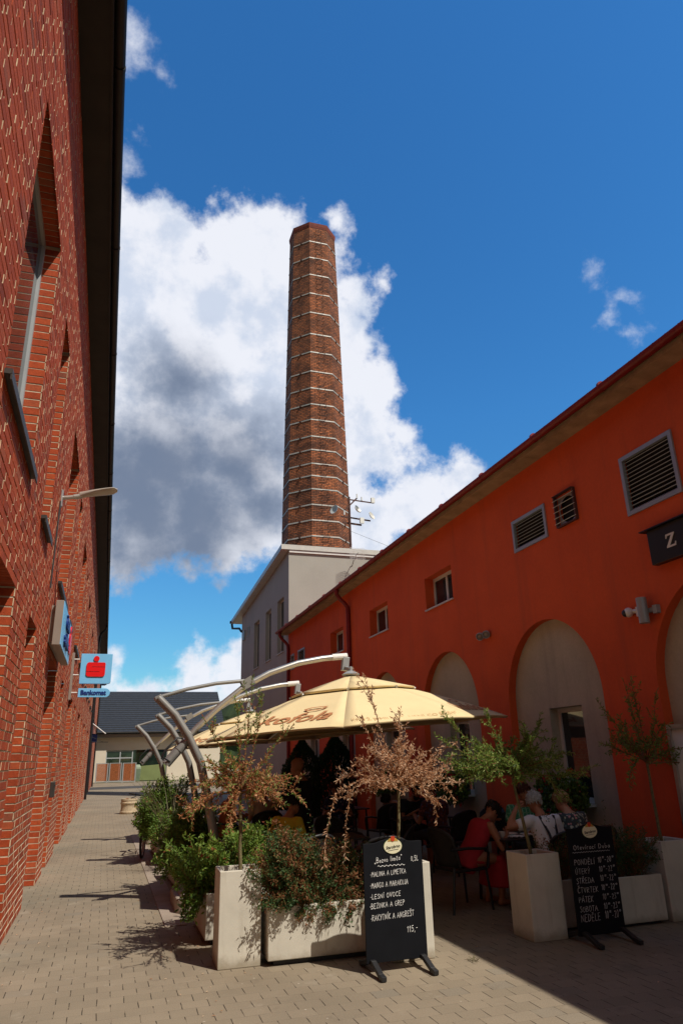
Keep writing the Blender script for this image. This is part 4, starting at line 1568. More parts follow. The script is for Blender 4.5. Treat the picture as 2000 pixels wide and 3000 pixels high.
# ================================================================ aerials
t = thing('antenna_mast', 'rusty pole with small dishes and aerials in front of the chimney', 'antenna', (10.38, 30.0, 9.6))
AX, AY = 10.40, 30.0
s = MB()
s.tube([(AX, AY, 9.5), (AX - 0.02, AY, 13.75)], 0.055, 10)
s.build('pole', M['rust'], t, smooth=True)
s = MB()
s.bar((AX - 0.45, AY, 12.72), (AX + 1.05, AY, 12.60), 0.06, 0.06)
s.bar((AX - 0.35, AY + 0.1, 12.45), (AX + 0.62, AY + 0.1, 12.38), 0.06, 0.08)
s.bar((AX - 0.25, AY, 13.05), (AX + 0.38, AY, 13.72), 0.07, 0.07)
s.bar((AX, AY, 13.62), (AX + 1.25, AY, 13.55), 0.05, 0.05)
s.build('cross_arms', M['rust'], t)
for (x, z, r, ry, m_) in ((AX + 0.30, 13.06, 0.22, 0.05, 'alu'), (AX - 0.78, 12.95, 0.24, 0.10, 'frame_grey'), (AX + 1.02, 12.78, 0.22, 0.07, 'frame_white')):
    s = MB()
    s.lathe([(0.02, 0.0), (r * 0.5, 0.02), (r * 0.85, 0.06), (r, 0.10), (r * 0.95, 0.105), (r * 0.5, 0.04), (0.02, 0.03)], (0, 0, 0), 22)
    rot = Matrix.Rotation(R_(62), 3, 'X') @ Matrix.Rotation(R_(35 if x > AX else -55), 3, 'Y')
    s.v = [tuple(Vector((x, AY - 0.12, z)) + rot @ Vector(p)) for p in s.v]
    s.build('dish', M[m_], t, smooth=True)
s = MB()
for (x, z, h) in ((AX + 0.38, 13.82, 0.22), (AX + 0.62, 13.70, 0.18), (AX - 0.30, 12.90, 0.22)):
    s.tube([(x, AY - 0.05, z - h / 2), (x, AY - 0.05, z + h / 2)], 0.035, 8)
s.obox((AX + 1.2, AY - 0.06, 13.66), (0.18, 0.12, 0.26))
s.obox((AX + 0.58, AY - 0.08, 12.55), (0.20, 0.12, 0.28))
s.build('aerial', M['white'], t)
t = thing('guy_wire', 'thin steel wire running down from the rusty pole to the roof', 'wire', (AX, 28, 10))
s = MB()
s.tube([(AX, AY, 12.0), (AX + 1.0, 27.0, 10.3), (AX + 1.55, 25.0, 8.9)], 0.008, 5)
s.build('strand', M['greypaint'], t)
t = thing('grid_antenna', 'white wire grid antenna on a bracket at the grey wall', 'antenna', (9.0, 25.6, 9.2))
s = MB()
for i in range(9):
    x = 8.69 + 0.61 * i / 8
    s.tube([(x, 25.28 + 0.10 * abs(i - 4) / 4 * -1, 9.18), (x, 25.28 - 0.10 * abs(i - 4) / 4, 9.66)], 0.006, 5)
for j in range(8):
    z = 9.18 + 0.48 * j / 7
    s.tube([(8.69, 25.18, z), (8.84, 25.25, z), (9.0, 25.28, z), (9.15, 25.25, z), (9.30, 25.18, z)], 0.006, 5)
s.build('grid', M['white'], t)
s = MB()
s.tube([(9.0, 25.30, 9.42), (9.0, 25.62, 9.30), (8.97, 25.81, 9.05)], 0.016, 6)
s.tube([(9.0, 25.28, 9.42), (9.0, 25.05, 9.42)], 0.012, 6)
s.build('bracket', M['greypaint'], t)

# ================================================================ planters
def planter(name, label, x0, x1, y0, y1, h, foot=0.0, rot=0.0, group=None, wall=0.035, taper=0.0):
    cx, cy = (x0 + x1) / 2, (y0 + y1) / 2
    t = thing(name, label, 'planter', (cx, cy, 0), group)
    s = MB()

    def ring(d, z, tp=0.0):
        return [(x0 + d + tp, y0 + d + tp, z), (x1 - d - tp, y0 + d + tp, z), (x1 - d - tp, y1 - d - tp, z), (x0 + d + tp, y1 - d - tp, z)]
    s.loft([ring(0, foot, taper), ring(0, h), ring(wall, h), ring(wall + 0.004, h - 0.10)])
    o = s.build('shell', M['concrete'], t, bevel=0.007)
    q = MB()
    q.add(ring(wall + 0.001, h - 0.06), [(0, 1, 2, 3)])
    q.build('soil', M['soil'], t)
    if foot:
        q = MB()
        q.box(x0 + 0.06, x1 - 0.06, y0 + 0.05, y1 - 0.05, 0.0, foot + 0.01)
        q.build('foot', M['blackplastic'], t)
    t.rotation_euler.z = rot
    return t


TALL = 'tall square concrete planters'
LOW = 'low concrete plant troughs'
planter('tall_planter', 'tall pale concrete planter in the sun holding the half brown tree', 1.08, 1.46, 6.98, 7.36, 0.77, rot=R_(-1.5), group=TALL)
planter('tall_planter', 'tall concrete planter half hidden behind the lemonade chalkboard', 2.55, 2.96, 6.58, 6.98, 0.78, group=TALL)
planter('tall_planter', 'tall concrete planter in shade with the green willow tree', 4.04, 4.42, 6.67, 7.05, 0.76, group=TALL)
planter('tall_planter', 'tall concrete planter in shade at the right edge by the white display', 5.80, 6.18, 6.80, 7.18, 0.77, group=TALL)
planter('low_trough', 'low concrete trough of mixed red and green shrub behind the lemonade board', 1.505, 2.52, 6.88, 7.30, 0.465, 0.045, R_(-1.5), LOW)
planter('low_trough', 'low concrete trough in shade beside the opening hours board', 4.90, 5.74, 6.80, 7.22, 0.46, 0.03, 0, LOW)
planter('low_trough', 'low concrete trough nearest the tall sunlit planter on the street side', 1.08, 1.50, 7.86, 8.92, 0.46, 0.05, 0, LOW)
planter('low_trough', 'middle low concrete trough of the street side row', 1.10, 1.52, 10.45, 12.4, 0.46, 0.03, R_(2), LOW)
planter('low_trough', 'low concrete trough behind the parked bicycle', 1.04, 1.46, 14.35, 16.2, 0.50, 0.06, 0, LOW)


# ================================================================ foliage
def leaf(mb, p, d, n, L, Wd, rnd):
    d = d.normalized()
    s = d.cross(n)
    if s.length < 1e-4:
        s = d.orthogonal()
    s = s.normalized() * (Wd / 2)
    up = s.cross(d).normalized() * (L * 0.10)
    mb.rnd = rnd
    mb.add([tuple(p), tuple(p + d * (L * 0.45) + s + up), tuple(p + d * L), tuple(p + d * (L * 0.45) - s + up)], [(0, 1, 2, 3)])


def rvec():
    while True:
        v = Vector((random.uniform(-1, 1), random.uniform(-1, 1), random.uniform(-1, 1)))
        if 0.05 < v.length < 1:
            return v.normalized()


def curve(p, d, L, n, droop, wob):
    pts = [Vector(p)]
    d = d.normalized()
    for i in range(n):
        d = (d + Vector((random.uniform(-wob, wob), random.uniform(-wob, wob), random.uniform(-wob, wob) - droop))).normalized()
        pts.append(pts[-1] + d * (L / n))
    return pts


def willow(name, label, base, fork, crown_r, leafm, nshoot, leaf_l, seed, hang=(), tall=(), lean=(0, 0), den=1.0, rnd_fn=None, droop=0.10, group='small trees in planters'):
    random.seed(seed)
    t = thing(name, label, 'tree', base, group)
    b = Vector(base)
    f = Vector(fork)
    s = MB()
    pts = [b + (f - b) * (i / 6) + Vector((random.uniform(-.006, .006), random.uniform(-.006, .006), 0)) * (0 if i in (0, 6) else 1) for i in range(7)]
    s.tube(pts, [0.019 - 0.005 * i / 6 for i in range(7)], 8)
    s.build('trunk', M['trunk'], t, smooth=True)
    br, lf = MB(), MB()
    lines = []
    for i in range(nshoot):
        a = 2 * math.pi * (i + random.random() * 0.8) / nshoot
        el = random.uniform(-0.05, 1.2)
        d = Vector((math.cos(a) * math.cos(el), math.sin(a) * math.cos(el), math.sin(el) * 0.9))
        L = crown_r * random.uniform(0.65, 1.08) * (1.0 - 0.32 * max(0, math.sin(el)))
        p = curve(f + Vector((0, 0, random.uniform(-0.02, 0.05))), d, L, 6, random.uniform(0.0, droop), 0.16)
        lines.append((p, 0.008))
        for j in range(5):
            k = random.randint(2, 5)
            dd = (p[k] - p[k - 1]).normalized() + rvec() * 0.9 + Vector((0, 0, 0.15))
            q = curve(p[k], dd, L * random.uniform(0.22, 0.45), 4, random.uniform(0, 0.15), 0.2)
            lines.append((q, 0.004))
    for d, L in tall:
        p = curve(f, Vector(d), L, 8, -0.02, 0.08)
        lines.append((p, 0.006))
        for j in range(5):
            k = random.randint(3, 7)
            lines.append((curve(p[k], (p[k] - p[k - 1]).normalized() + rvec() * 0.6, L * 0.2, 3, 0, 0.15), 0.003))
    for o_, L in hang:
        p = curve(f + Vector(o_), Vector((o_[0] * 0.6, o_[1] * 0.6, -0.8)), L, 6, 0.35, 0.10)
        lines.append((p, 0.0035))
        lines.append(([f, f + Vector(o_) * 0.6 + Vector((0, 0, 0.1)), f + Vector(o_)], 0.005))
    for p, r in lines:
        br.tube(p, [r * (1 - 0.7 * i / (len(p) - 1)) for i in range(len(p))], 5)
        tot = sum((p[i + 1] - p[i]).length for i in range(len(p) - 1))
        nl = max(4, int(tot * 58 * den))
        for i in range(nl):
            u = (i + random.random()) / nl * (len(p) - 1)
            if u < 0.25 * (len(p) - 1) and r > 0.005:
                continue
            k = min(int(u), len(p) - 2)
            pos = p[k].lerp(p[k + 1], u - k)
            dd = (p[k + 1] - p[k]).normalized() * 0.7 + rvec() * 0.85
            x = u / (len(p) - 1)
            rv = rnd_fn(pos - f, x) if rnd_fn else random.random()
            leaf(lf, pos, dd, rvec(), leaf_l * random.uniform(0.6, 1.25), leaf_l * random.uniform(0.22, 0.34), rv)
    cr_ = br.build('branches', M['twig'], t)
    lf.build('crown', leafm, t)
    return t


def half_rnd(rel, x):
    g = 0.24 + 0.55 * max(0, rel.z) + 0.35 * max(0, x - 0.6) + 0.35 * max(0, rel.length - 0.55)
    return random.uniform(0.66, 1.0) if random.random() < g else random.uniform(0, 0.62)


willow('planter_tree', 'thin small tree half brown and half green in the sunlit tall planter', (1.29, 7.17, 0.70), (1.28, 7.17, 1.43), 0.60, M['leaf_half'], 34, 0.044, 21,
       hang=((( -0.45, -0.1, 0.05), 0.35),), tall=(((0.18, 0, 1), 1.1), ((0.35, 0.1, 1), 0.95), ((-0.1, 0.1, 1), 0.85), ((-0.35, 0, 0.8), 0.8), ((0.6, 0.0, 0.9), 0.75)), den=2.0, rnd_fn=half_rnd)
willow('planter_tree', 'dried out small tree with dead brown leaves behind the lemonade board', (2.73, 6.78, 0.70), (2.76, 6.78, 1.44), 0.62, M['leaf_dry'], 36, 0.043, 22,
       hang=(((-0.50, -0.05, -0.02), 0.60), ((-0.66, -0.05, -0.05), 0.62)), tall=(((-0.26, 0, 1), 1.15), ((-0.45, 0, 0.8), 0.75), ((0.1, 0, 1), 0.70), ((0.02, 0.1, 1), 0.6), ((0.75, 0, 0.35), 0.72), ((0.8, 0.1, 0.1), 0.66)), den=1.6, droop=0.04)
willow('planter_tree', 'green small willow tree in the shaded tall planter left of the hours board', (4.22, 6.86, 0.70), (4.09, 6.86, 1.50), 0.70, M['leaf_willow'], 42, 0.048, 23,
       tall=(((-0.3, 0, 1), 0.70), ((-0.7, 0, 0.5), 0.95), ((-0.9, -0.1, 0.3), 0.95), ((-0.9, 0.1, 0.12), 0.8), ((0.5, 0, 0.7), 0.7)), den=2.5, rnd_fn=lambda r, x: random.random())
willow('planter_tree', 'sparse green small tree in shade at the right edge of the terrace', (5.97, 6.98, 0.70), (5.94, 6.98, 1.56), 0.80, M['leaf_willow'], 18, 0.054, 24,
       tall=(((0.15, 0, 1), 1.0), ((-0.5, 0, 0.6), 0.9), ((0.4, 0, 0.9), 0.8), ((-0.1, 0, 1), 0.95)), den=1.1, rnd_fn=lambda r, x: random.uniform(0, 0.7))


def shrub(name, label, cx, cy, z0, rx, ry, h, leafm, n, ll, seed, spill=(), group='shrubs in the troughs', nstem=60, low=0.55):
    random.seed(seed)
    t = thing(name, label, 'shrub', (cx, cy, z0), group)
    st, lf = MB(), MB()
    lobes = [(random.uniform(-rx * .75, rx * .75), random.uniform(-ry * .6, ry * .6), random.uniform(0.55, 1.0) * h, random.uniform(0.55, 0.95) * min(rx, 0.34)) for _ in range(9)]
    tips = []
    for i in range(nstem):
        l = random.choice(lobes)
        a = random.uniform(0, 2 * math.pi)
        r = l[3] * math.sqrt(random.random())
        tip = Vector((cx + l[0] + r * math.cos(a) * 1.1, cy + l[1] + r * math.sin(a), z0 + l[2] * random.uniform(low, 1.08)))
        b = Vector((cx + max(-rx, min(rx, l[0])) * 0.7, cy + max(-ry, min(ry, l[1])) * 0.7, z0 - 0.03))
        tips.append((b, tip))
    for (dx, dy, dz) in spill:
        for q in range(7):
            b = Vector((cx + dx * 0.6 + random.uniform(-.15, .15), cy + dy * 0.6, z0 + 0.05))
            tips.append((b, Vector((cx + dx + random.uniform(-.14, .14), cy + dy + random.uniform(-.06, .03), z0 + dz + random.uniform(-.08, .12)))))
    per = max(8, n // len(tips))
    for b, tip in tips:
        mid = b.lerp(tip, 0.55) + rvec() * 0.05 + Vector((0, 0, 0.05))
        pts = [b, mid, tip]
        st.tube(pts, [0.004, 0.003, 0.0015], 4)
        hue = random.random()
        for i in range(per):
            u = 1 - random.random() ** 1.5 * 0.8
            p = (b.lerp(mid, u * 2) if u < 0.5 else mid.lerp(tip, u * 2 - 1)) + rvec() * random.uniform(0, 0.055)
            d = (tip - mid).normalized() * 0.5 + rvec()
            leaf(lf, p, d, rvec(), ll * random.uniform(0.55, 1.3), ll * random.uniform(0.30, 0.48), min(1, max(0, 0.55 * hue + 0.45 * random.random() + (0.25 if u > 0.95 and random.random() < 0.25 else 0))))
    st.build('stems', M['twig'], t)
    lf.build('foliage', leafm, t)
    return t


def spires(parent, pts, leafm, ll, dens=60):
    lf = MB()
    for b, tip in pts:
        b, tip = Vector(b), Vector(tip)
        n = int((tip - b).length * dens)
        for i in range(n):
            p = b.lerp(tip, random.random()) + rvec() * 0.018
            leaf(lf, p, rvec() + Vector((0, 0, 0.5)), rvec(), ll * random.uniform(.7, 1.2), ll * .35, random.random())
    lf.build('upright_shoots', leafm, parent)['kind'] = 'stuff'


sh = shrub('trough_shrub', 'dense fine leaved red and green shrub spilling over the front trough', 2.02, 7.10, 0.42, 0.56, 0.25, 0.70, M['leaf_small'], 42000, 0.033, 31, spill=((-0.2, -0.22, -0.06), (0.12, -0.25, -0.14), (0.30, -0.22, -0.02)), nstem=420, low=0.10)
spires(sh, [((1.98, 7.1, 0.8), (1.95, 7.1, 1.22)), ((2.12, 7.1, 0.8), (2.15, 7.1, 1.18)), ((1.72, 7.05, 0.8), (1.70, 7.05, 1.08))], M['leaf_small'], 0.032, 90)
shrub('trough_shrub', 'bright green leafy shrub beside the tall sunlit planter', 1.26, 8.25, 0.42, 0.46, 0.5, 0.60, M['leaf_green'], 10500, 0.052, 32, spill=((-0.28, -0.35, -0.12), (-0.30, -0.1, -0.08), (-0.25, 0.2, -0.05)), nstem=150, low=0.3)
shrub('trough_shrub', 'taller green shrub with reddish tips behind the half brown tree', 1.78, 8.5, 0.42, 0.5, 0.48, 0.62, M['leaf_green'], 9500, 0.052, 36, nstem=160, low=0.35)
shrub('trough_shrub', 'dark green shrub with red tips in the middle street side trough', 1.18, 10.9, 0.42, 0.42, 0.85, 0.82, M['leaf_green'], 15000, 0.052, 33, spill=((-0.30, -0.5, -0.10), (-0.3, 0.1, -0.06)), nstem=200, low=0.3)
shrub('trough_shrub', 'loose green and rusty shrub above the parked bicycle', 1.14, 14.6, 0.45, 0.48, 1.0, 0.98, M['leaf_green'], 16000, 0.056, 34, spill=((-0.30, -0.5, 0.05), (-0.35, 0.0, 0.0)), nstem=200, low=0.3)
sh = shrub('trough_shrub', 'dark shrub in shade behind the opening hours board', 5.30, 7.02, 0.42, 0.50, 0.24, 0.52, M['leaf_small'], 9000, 0.034, 35, nstem=170)
spires(sh, [((4.95, 7.0, 0.8), (4.88, 7.0, 1.22)), ((5.25, 7.0, 0.8), (5.28, 7.0, 1.18)), ((4.7, 7.0, 0.8), (4.5, 7.0, 1.1))], M['leaf_small'], 0.035, 60)
shrub('trough_shrub', 'dark shrub in shade between the willow planter and the hours board', 4.66, 7.12, 0.42, 0.26, 0.2, 0.46, M['leaf_small'], 2400, 0.030, 37, nstem=70)
planter('low_trough', 'low concrete trough hidden by the opening hours board', 4.46, 4.88, 6.92, 7.30, 0.46, 0.03, 0, LOW)
planter('low_trough', 'low concrete trough just in front of the leaning mast of the front parasol', 1.57, 1.99, 7.95, 8.95, 0.46, 0.03, 0, LOW)


def grass_clump(name, label, cx, cy, z0, h, n, seed):
    random.seed(seed)
    t = thing(name, label, 'grass plant', (cx, cy, z0))
    b = MB()
    for i in range(n):
        a = random.uniform(0, 2 * math.pi)
        p = curve((cx + random.uniform(-.1, .1), cy + random.uniform(-.1, .1), z0), Vector((math.cos(a) * .45, math.sin(a) * .45, 1)), h * random.uniform(.7, 1.15), 7, 0.10, 0.05)
        b.rnd = random.random()
        b.tube(p, [0.004, 0.004, 0.004, 0.0035, 0.003, 0.0025, 0.002, 0.001], 3)
    b.build('blades', M['drygrass'], t)


grass_clump('ornamental_grass', 'wispy dry ornamental grass in front of the second leaning mast', 1.18, 13.0, 0.45, 1.15, 70, 41)


def conifer(name, label, cx, cy, r, h, seed):
    random.seed(seed)
    t = thing(name, label, 'conifer', (cx, cy, 0), 'conical conifers by the orange wall')
    s = MB()
    s.tube([(cx, cy, 0), (cx, cy, h * 0.9)], [0.035, 0.008], 6)
    s.build('trunk', M['trunk'], t)
    lf = MB()
    for i in range(6500):
        z = random.random() ** 1.25
        rr = r * (math.sin(min(1, (1 - z) * 1.45) * math.pi / 2)) * (0.86 + 0.2 * random.random())
        a = random.uniform(0, 2 * math.pi)
        bump_ = 1 + 0.13 * math.sin(a * 5 + z * 19)
        p = Vector((cx + rr * bump_ * math.cos(a), cy + rr * bump_ * math.sin(a), 0.22 + z * (h - 0.22)))
        leaf(lf, p, Vector((math.cos(a) * .5, math.sin(a) * .5, 1)) + rvec() * .4, rvec(), 0.10, 0.045, random.random())
    lf.build('crown', M['conifer'], t)


conifer('conifer', 'dark conical conifer beside the third niche', 5.92, 18.9, 0.62, 2.25, 51)
conifer('conifer', 'dark conical conifer behind the standing waiter', 5.92, 22.4, 0.66, 2.25, 52)


def flower_box(label, c, seed):
    random.seed(seed)
    y0, y1 = c + WIN_OFF[0] - 0.02, c + WIN_OFF[1] + 0.02
    t = thing('flower_box', label, 'flower box', (OX - 0.03, (y0 + y1) / 2, 1.02), 'window boxes of red geraniums')
    s = MB()
    s.box(OX - 0.13, OX + 0.06, y0 + 0.03, y1 - 0.03, 1.022, 1.16)
    s.build('box', M['slate_sill'], t, bevel=0.006)
    lf = MB()
    fl = MB()
    for i in range(1500):
        y = random.uniform(y0 - 0.14, y1 + 0.14)
        k = math.sqrt(max(0, 1 - ((y - (y0 + y1) / 2) / 0.6) ** 2))
        x = OX - 0.05 - random.uniform(0, 0.26) * k
        z = 1.15 + random.uniform(-0.30, 0.27) * k
        leaf(lf, Vector((x, y, z)), rvec(), Vector((-1, 0, 0)) + rvec() * .5, 0.055, 0.05, random.random() * 0.6)
    for i in range(20):
        c_ = Vector((OX - random.uniform(0.12, 0.36), random.uniform(y0 - 0.14, y1 + 0.14), 1.17 + random.uniform(-0.32, 0.30)))
        for j in range(16):
            leaf(fl, c_ + rvec() * 0.022, rvec(), rvec(), 0.032, 0.028, random.random())
    lf.build('foliage', M['leaf_green'], t)
    fl.build('blossoms', M['flower'], t)


flower_box('box of red geraniums under the big niche window on the right', 9.22, 61)
flower_box('box of red geraniums under the middle niche window', 9.22 + 3.43, 62)
flower_box('box of red geraniums seen past the dried brown tree', 9.22 + 6.86, 63)

random.seed(64)
t = thing('weed_tuft', 'small tuft of weed growing in the paving near the chalkboard', 'weed', (3.22, 6.35, 0))
s = MB()
for i in range(30):
    a = random.uniform(0, 2 * math.pi)
    leaf(s, Vector((3.22 + random.uniform(-.03, .03), 6.35 + random.uniform(-.03, .03), 0.0)), Vector((math.cos(a), math.sin(a), random.uniform(.2, .9))), rvec(), random.uniform(.03, .085), 0.005, random.uniform(0, 1))
s.build('blades', M['drygrass'], t)

# ================================================================ chalkboards
def chalkboard(label, x0, x1, y, ztop, zbot, lean):
    t = thing('chalkboard', label, 'chalkboard', ((x0 + x1) / 2, y, 0), 'standing chalkboards')
    wd = x1 - x0
    s = MB()
    out = [(0, 0), (wd, 0), (wd, ztop - zbot - 0.03)]
    n = 14
    for i in range(n + 1):
        a = i / n
        bumpz = 0.034 * math.sin(math.pi * min(1, max(0, (a - 0.2) / 0.6))) if 0.2 < a < 0.8 else 0.0
        out.append((wd * (1 - a), ztop - zbot - 0.03 + bumpz))
    F = lambda u, v, d: (x0 + u, y + lean * v - d, zbot + v)
    s.prism(out, F, -0.018, 0.0)
    s.build('board', M['black'], t, bevel=0.002)
    for xx in (x0 + 0.05, x1 - 0.05):
        f = MB()
        pts = [(xx, y - 0.27, 0.022), (xx, y - 0.20, 0.030), (xx, y - 0.04, 0.085), (xx, y + 0.05, 0.085), (xx, y + 0.22, 0.030), (xx, y + 0.29, 0.022)]
        for a, b in zip(pts[:-1], pts[1:]):
            f.bar(a, b, 0.045, 0.036)
        f.build('foot', M['blackplastic'], t, bevel=0.004)
    H = ztop - zbot
    # brewery badge: cream oval with gold ribbon, red shield and name
    bu, bv, bw, bh = wd * 0.5, H - 0.062, 0.085, 0.060
    s = MB()
    oval = [(bu + bw * math.cos(2 * math.pi * i / 40) * (1.0 if math.sin(2 * math.pi * i / 40) > -0.8 else 0.97), bv + bh * math.sin(2 * math.pi * i / 40)) for i in range(40)]
    F2 = lambda u, v, d: F(u, v, d)
    s.prism([(bu + (u - bu) * 1.04, bv + (v - bv) * 1.05) for u, v in oval], F2, 0.0, 0.003)
    bd = s.build('badge', mat('badge_green_edge', (0.10, 0.16, 0.05), 0.5), t)
    s = MB()
    s.prism(oval, F2, 0.003, 0.006)
    s.build('badge_face', mat('badge_cream', (0.78, 0.74, 0.52), 0.5, var=0.03), bd)
    s = MB()
    s.prism([(bu - 0.052, bv + 0.040), (bu + 0.052, bv + 0.040), (bu + 0.030, bv + 0.066), (bu - 0.030, bv + 0.066)], F2, 0.006, 0.008)
    s.build('ribbon', mat('badge_gold', (0.50, 0.30, 0.06), 0.45), bd)
    s = MB()
    s.prism([(bu, bv + 0.038), (bu + 0.018, bv + 0.050), (bu + 0.018, bv + 0.082), (bu - 0.018, bv + 0.082), (bu - 0.018, bv + 0.050)], F2, 0.008, 0.011)
    s.build('shield', mat('badge_red', (0.55, 0.06, 0.02), 0.45), bd)
    text_mesh('lettering', 'Starobrno', 0.036, M['black'], bd, lambda u, v, d: F(bu + u, bv - 0.006 + v + 0.10 * u, 0.007 + d), 0.0008, shear=0.15, bold=0.0006, width=0.135)
    s = MB()
    s.tube([F(bu - 0.05, bv - 0.036, 0.007), F(bu, bv - 0.030, 0.007), F(bu + 0.05, bv - 0.026, 0.007)], 0.0016, 5)
    s.build('flourish', M['black'], bd)
    return t, (lambda u, v: F(u * wd, v * H, 0.001)), wd, H


random.seed(71)
t, P, wd, H = chalkboard('black chalkboard in the sun listing lemonades at 115', 2.23, 2.79, 6.36, 1.02, 0.075, 0.0)


def uv(x, y):
    """board fractions from the board's own proportions (532 x 1110 units)"""
    return ((x - 218 - (y - 850) * 0.004) / (540 + (y - 850) * 0.022), 1 - (y - 838) / 1150)


def line(mb, text, xa, xb, ytop, ybot, rad, rise=0.0, **kw):
    ua, va = uv(xa, ybot)
    ub, _ = uv(xb, ybot)
    _, vt = uv(xa, ytop)
    hand(mb, text, ua, va, ub - ua, vt - va, lambda u, v: P(u, v), rad, rise=rise, **kw)


# hand() works in board fractions, so heights and widths are scaled together here
C_ = MB()
line(C_, '_Bezva limča"', 318, 575, 1022, 1070, 0.0023, rise=0.04)
line(C_, '0,5L', 655, 728, 1022, 1070, 0.0022)
_u, _v = uv(345, 1100)
wavy(C_, _u, _v, 0.46, 7, 0.006, P, 0.0023)
C_.build('chalk_heading', M['chalk'], t)
for tx, xa, xb, ya, yb in (('*MALINA A LIMETKA', 275, 608, 1150, 1198), ('*MANGO A MARAKUJA', 272, 626, 1256, 1306), ('*LESNÍ OVOCE', 270, 556, 1364, 1408), ('*BEZINKA A GREP', 262, 588, 1450, 1497), ('*RAKYTNÍK A ANGREŠT', 268, 672, 1558, 1610), ('115,-', 600, 705, 1684, 1742)):
    C_ = MB()
    line(C_, tx, xa, xb, ya, yb, 0.0019 if tx[0] == '*' else 0.0023, rise=0.02)
    C_.build('chalk_line', M['chalk'], t)
random.seed(72)
t, P, wd, H = chalkboard('black chalkboard in shade with handwritten opening hours', 4.40, 4.93, 6.46, 1.02, 0.06, 0.0)


def line2(mb, text, ua, ub, v0, v1, rad):
    hand(mb, text, ua, v0, ub - ua, v1 - v0, P, rad)


C_ = MB()
line2(C_, 'Otevírací Doba', 0.10, 0.92, 0.770, 0.815, 0.0018)
wavy(C_, 0.07, 0.745, 0.82, 14, 0.004, P, 0.0016)
C_.build('chalk_heading', M['chalkdim'], t)
days = [('PONDĚLÍ', '20'), ('ÚTERÝ', '22'), ('STŘEDA', '22'), ('ČTVRTEK', '22'), ('PÁTEK', '23'), ('SOBOTA', '23'), ('NEDĚLE', '20')]
for i, (d_, h_) in enumerate(days):
    C_ = MB()
    v = 0.630 - i * 0.0845
    big = 1.25 if i == 6 else 1.0
    line2(C_, d_, 0.08, 0.08 + 0.062 * len(d_) * (1.05 if i < 6 else 1.15), v, v + 0.050 * big, 0.0018)
    line2(C_, '10', 0.60, 0.68, v + 0.008, v + 0.060 * big, 0.0018)
    line2(C_, '-', 0.745, 0.79, v + 0.008, v + 0.056, 0.0018)
    line2(C_, h_, 0.80, 0.90, v + 0.008, v + 0.060 * big, 0.0018)
    for uu in (0.70, 0.915):
        line2(C_, '00', uu, uu + 0.04, v + 0.045 * big, v + 0.062 * big, 0.0012)
    C_.build('chalk_line', M['chalkdim'], t)

random.seed(77)
s = MB()
for i in range(420):
    x, y = random.uniform(-0.8, 4.5), random.uniform(4.2, 24) ** 1.0
    if random.random() < 0.5:
        x = random.choice((random.uniform(-0.84, -0.6), random.uniform(0.5, 1.1)))
    a = random.uniform(0, 6.28)
    leaf(s, Vector((x, y, 0.006)), Vector((math.cos(a), math.sin(a), random.uniform(0, .25))), Vector((0, 0, 1)), random.uniform(.012, .04), random.uniform(.006, .016), random.random())
s.build('fallen_leaves', M['leaf_dry'], kind='stuff')

# ================================================================ cantilever parasols
M['printpale'] = mat('pale_brown_print', (0.62, 0.40, 0.19), 0.9, var=0.05)


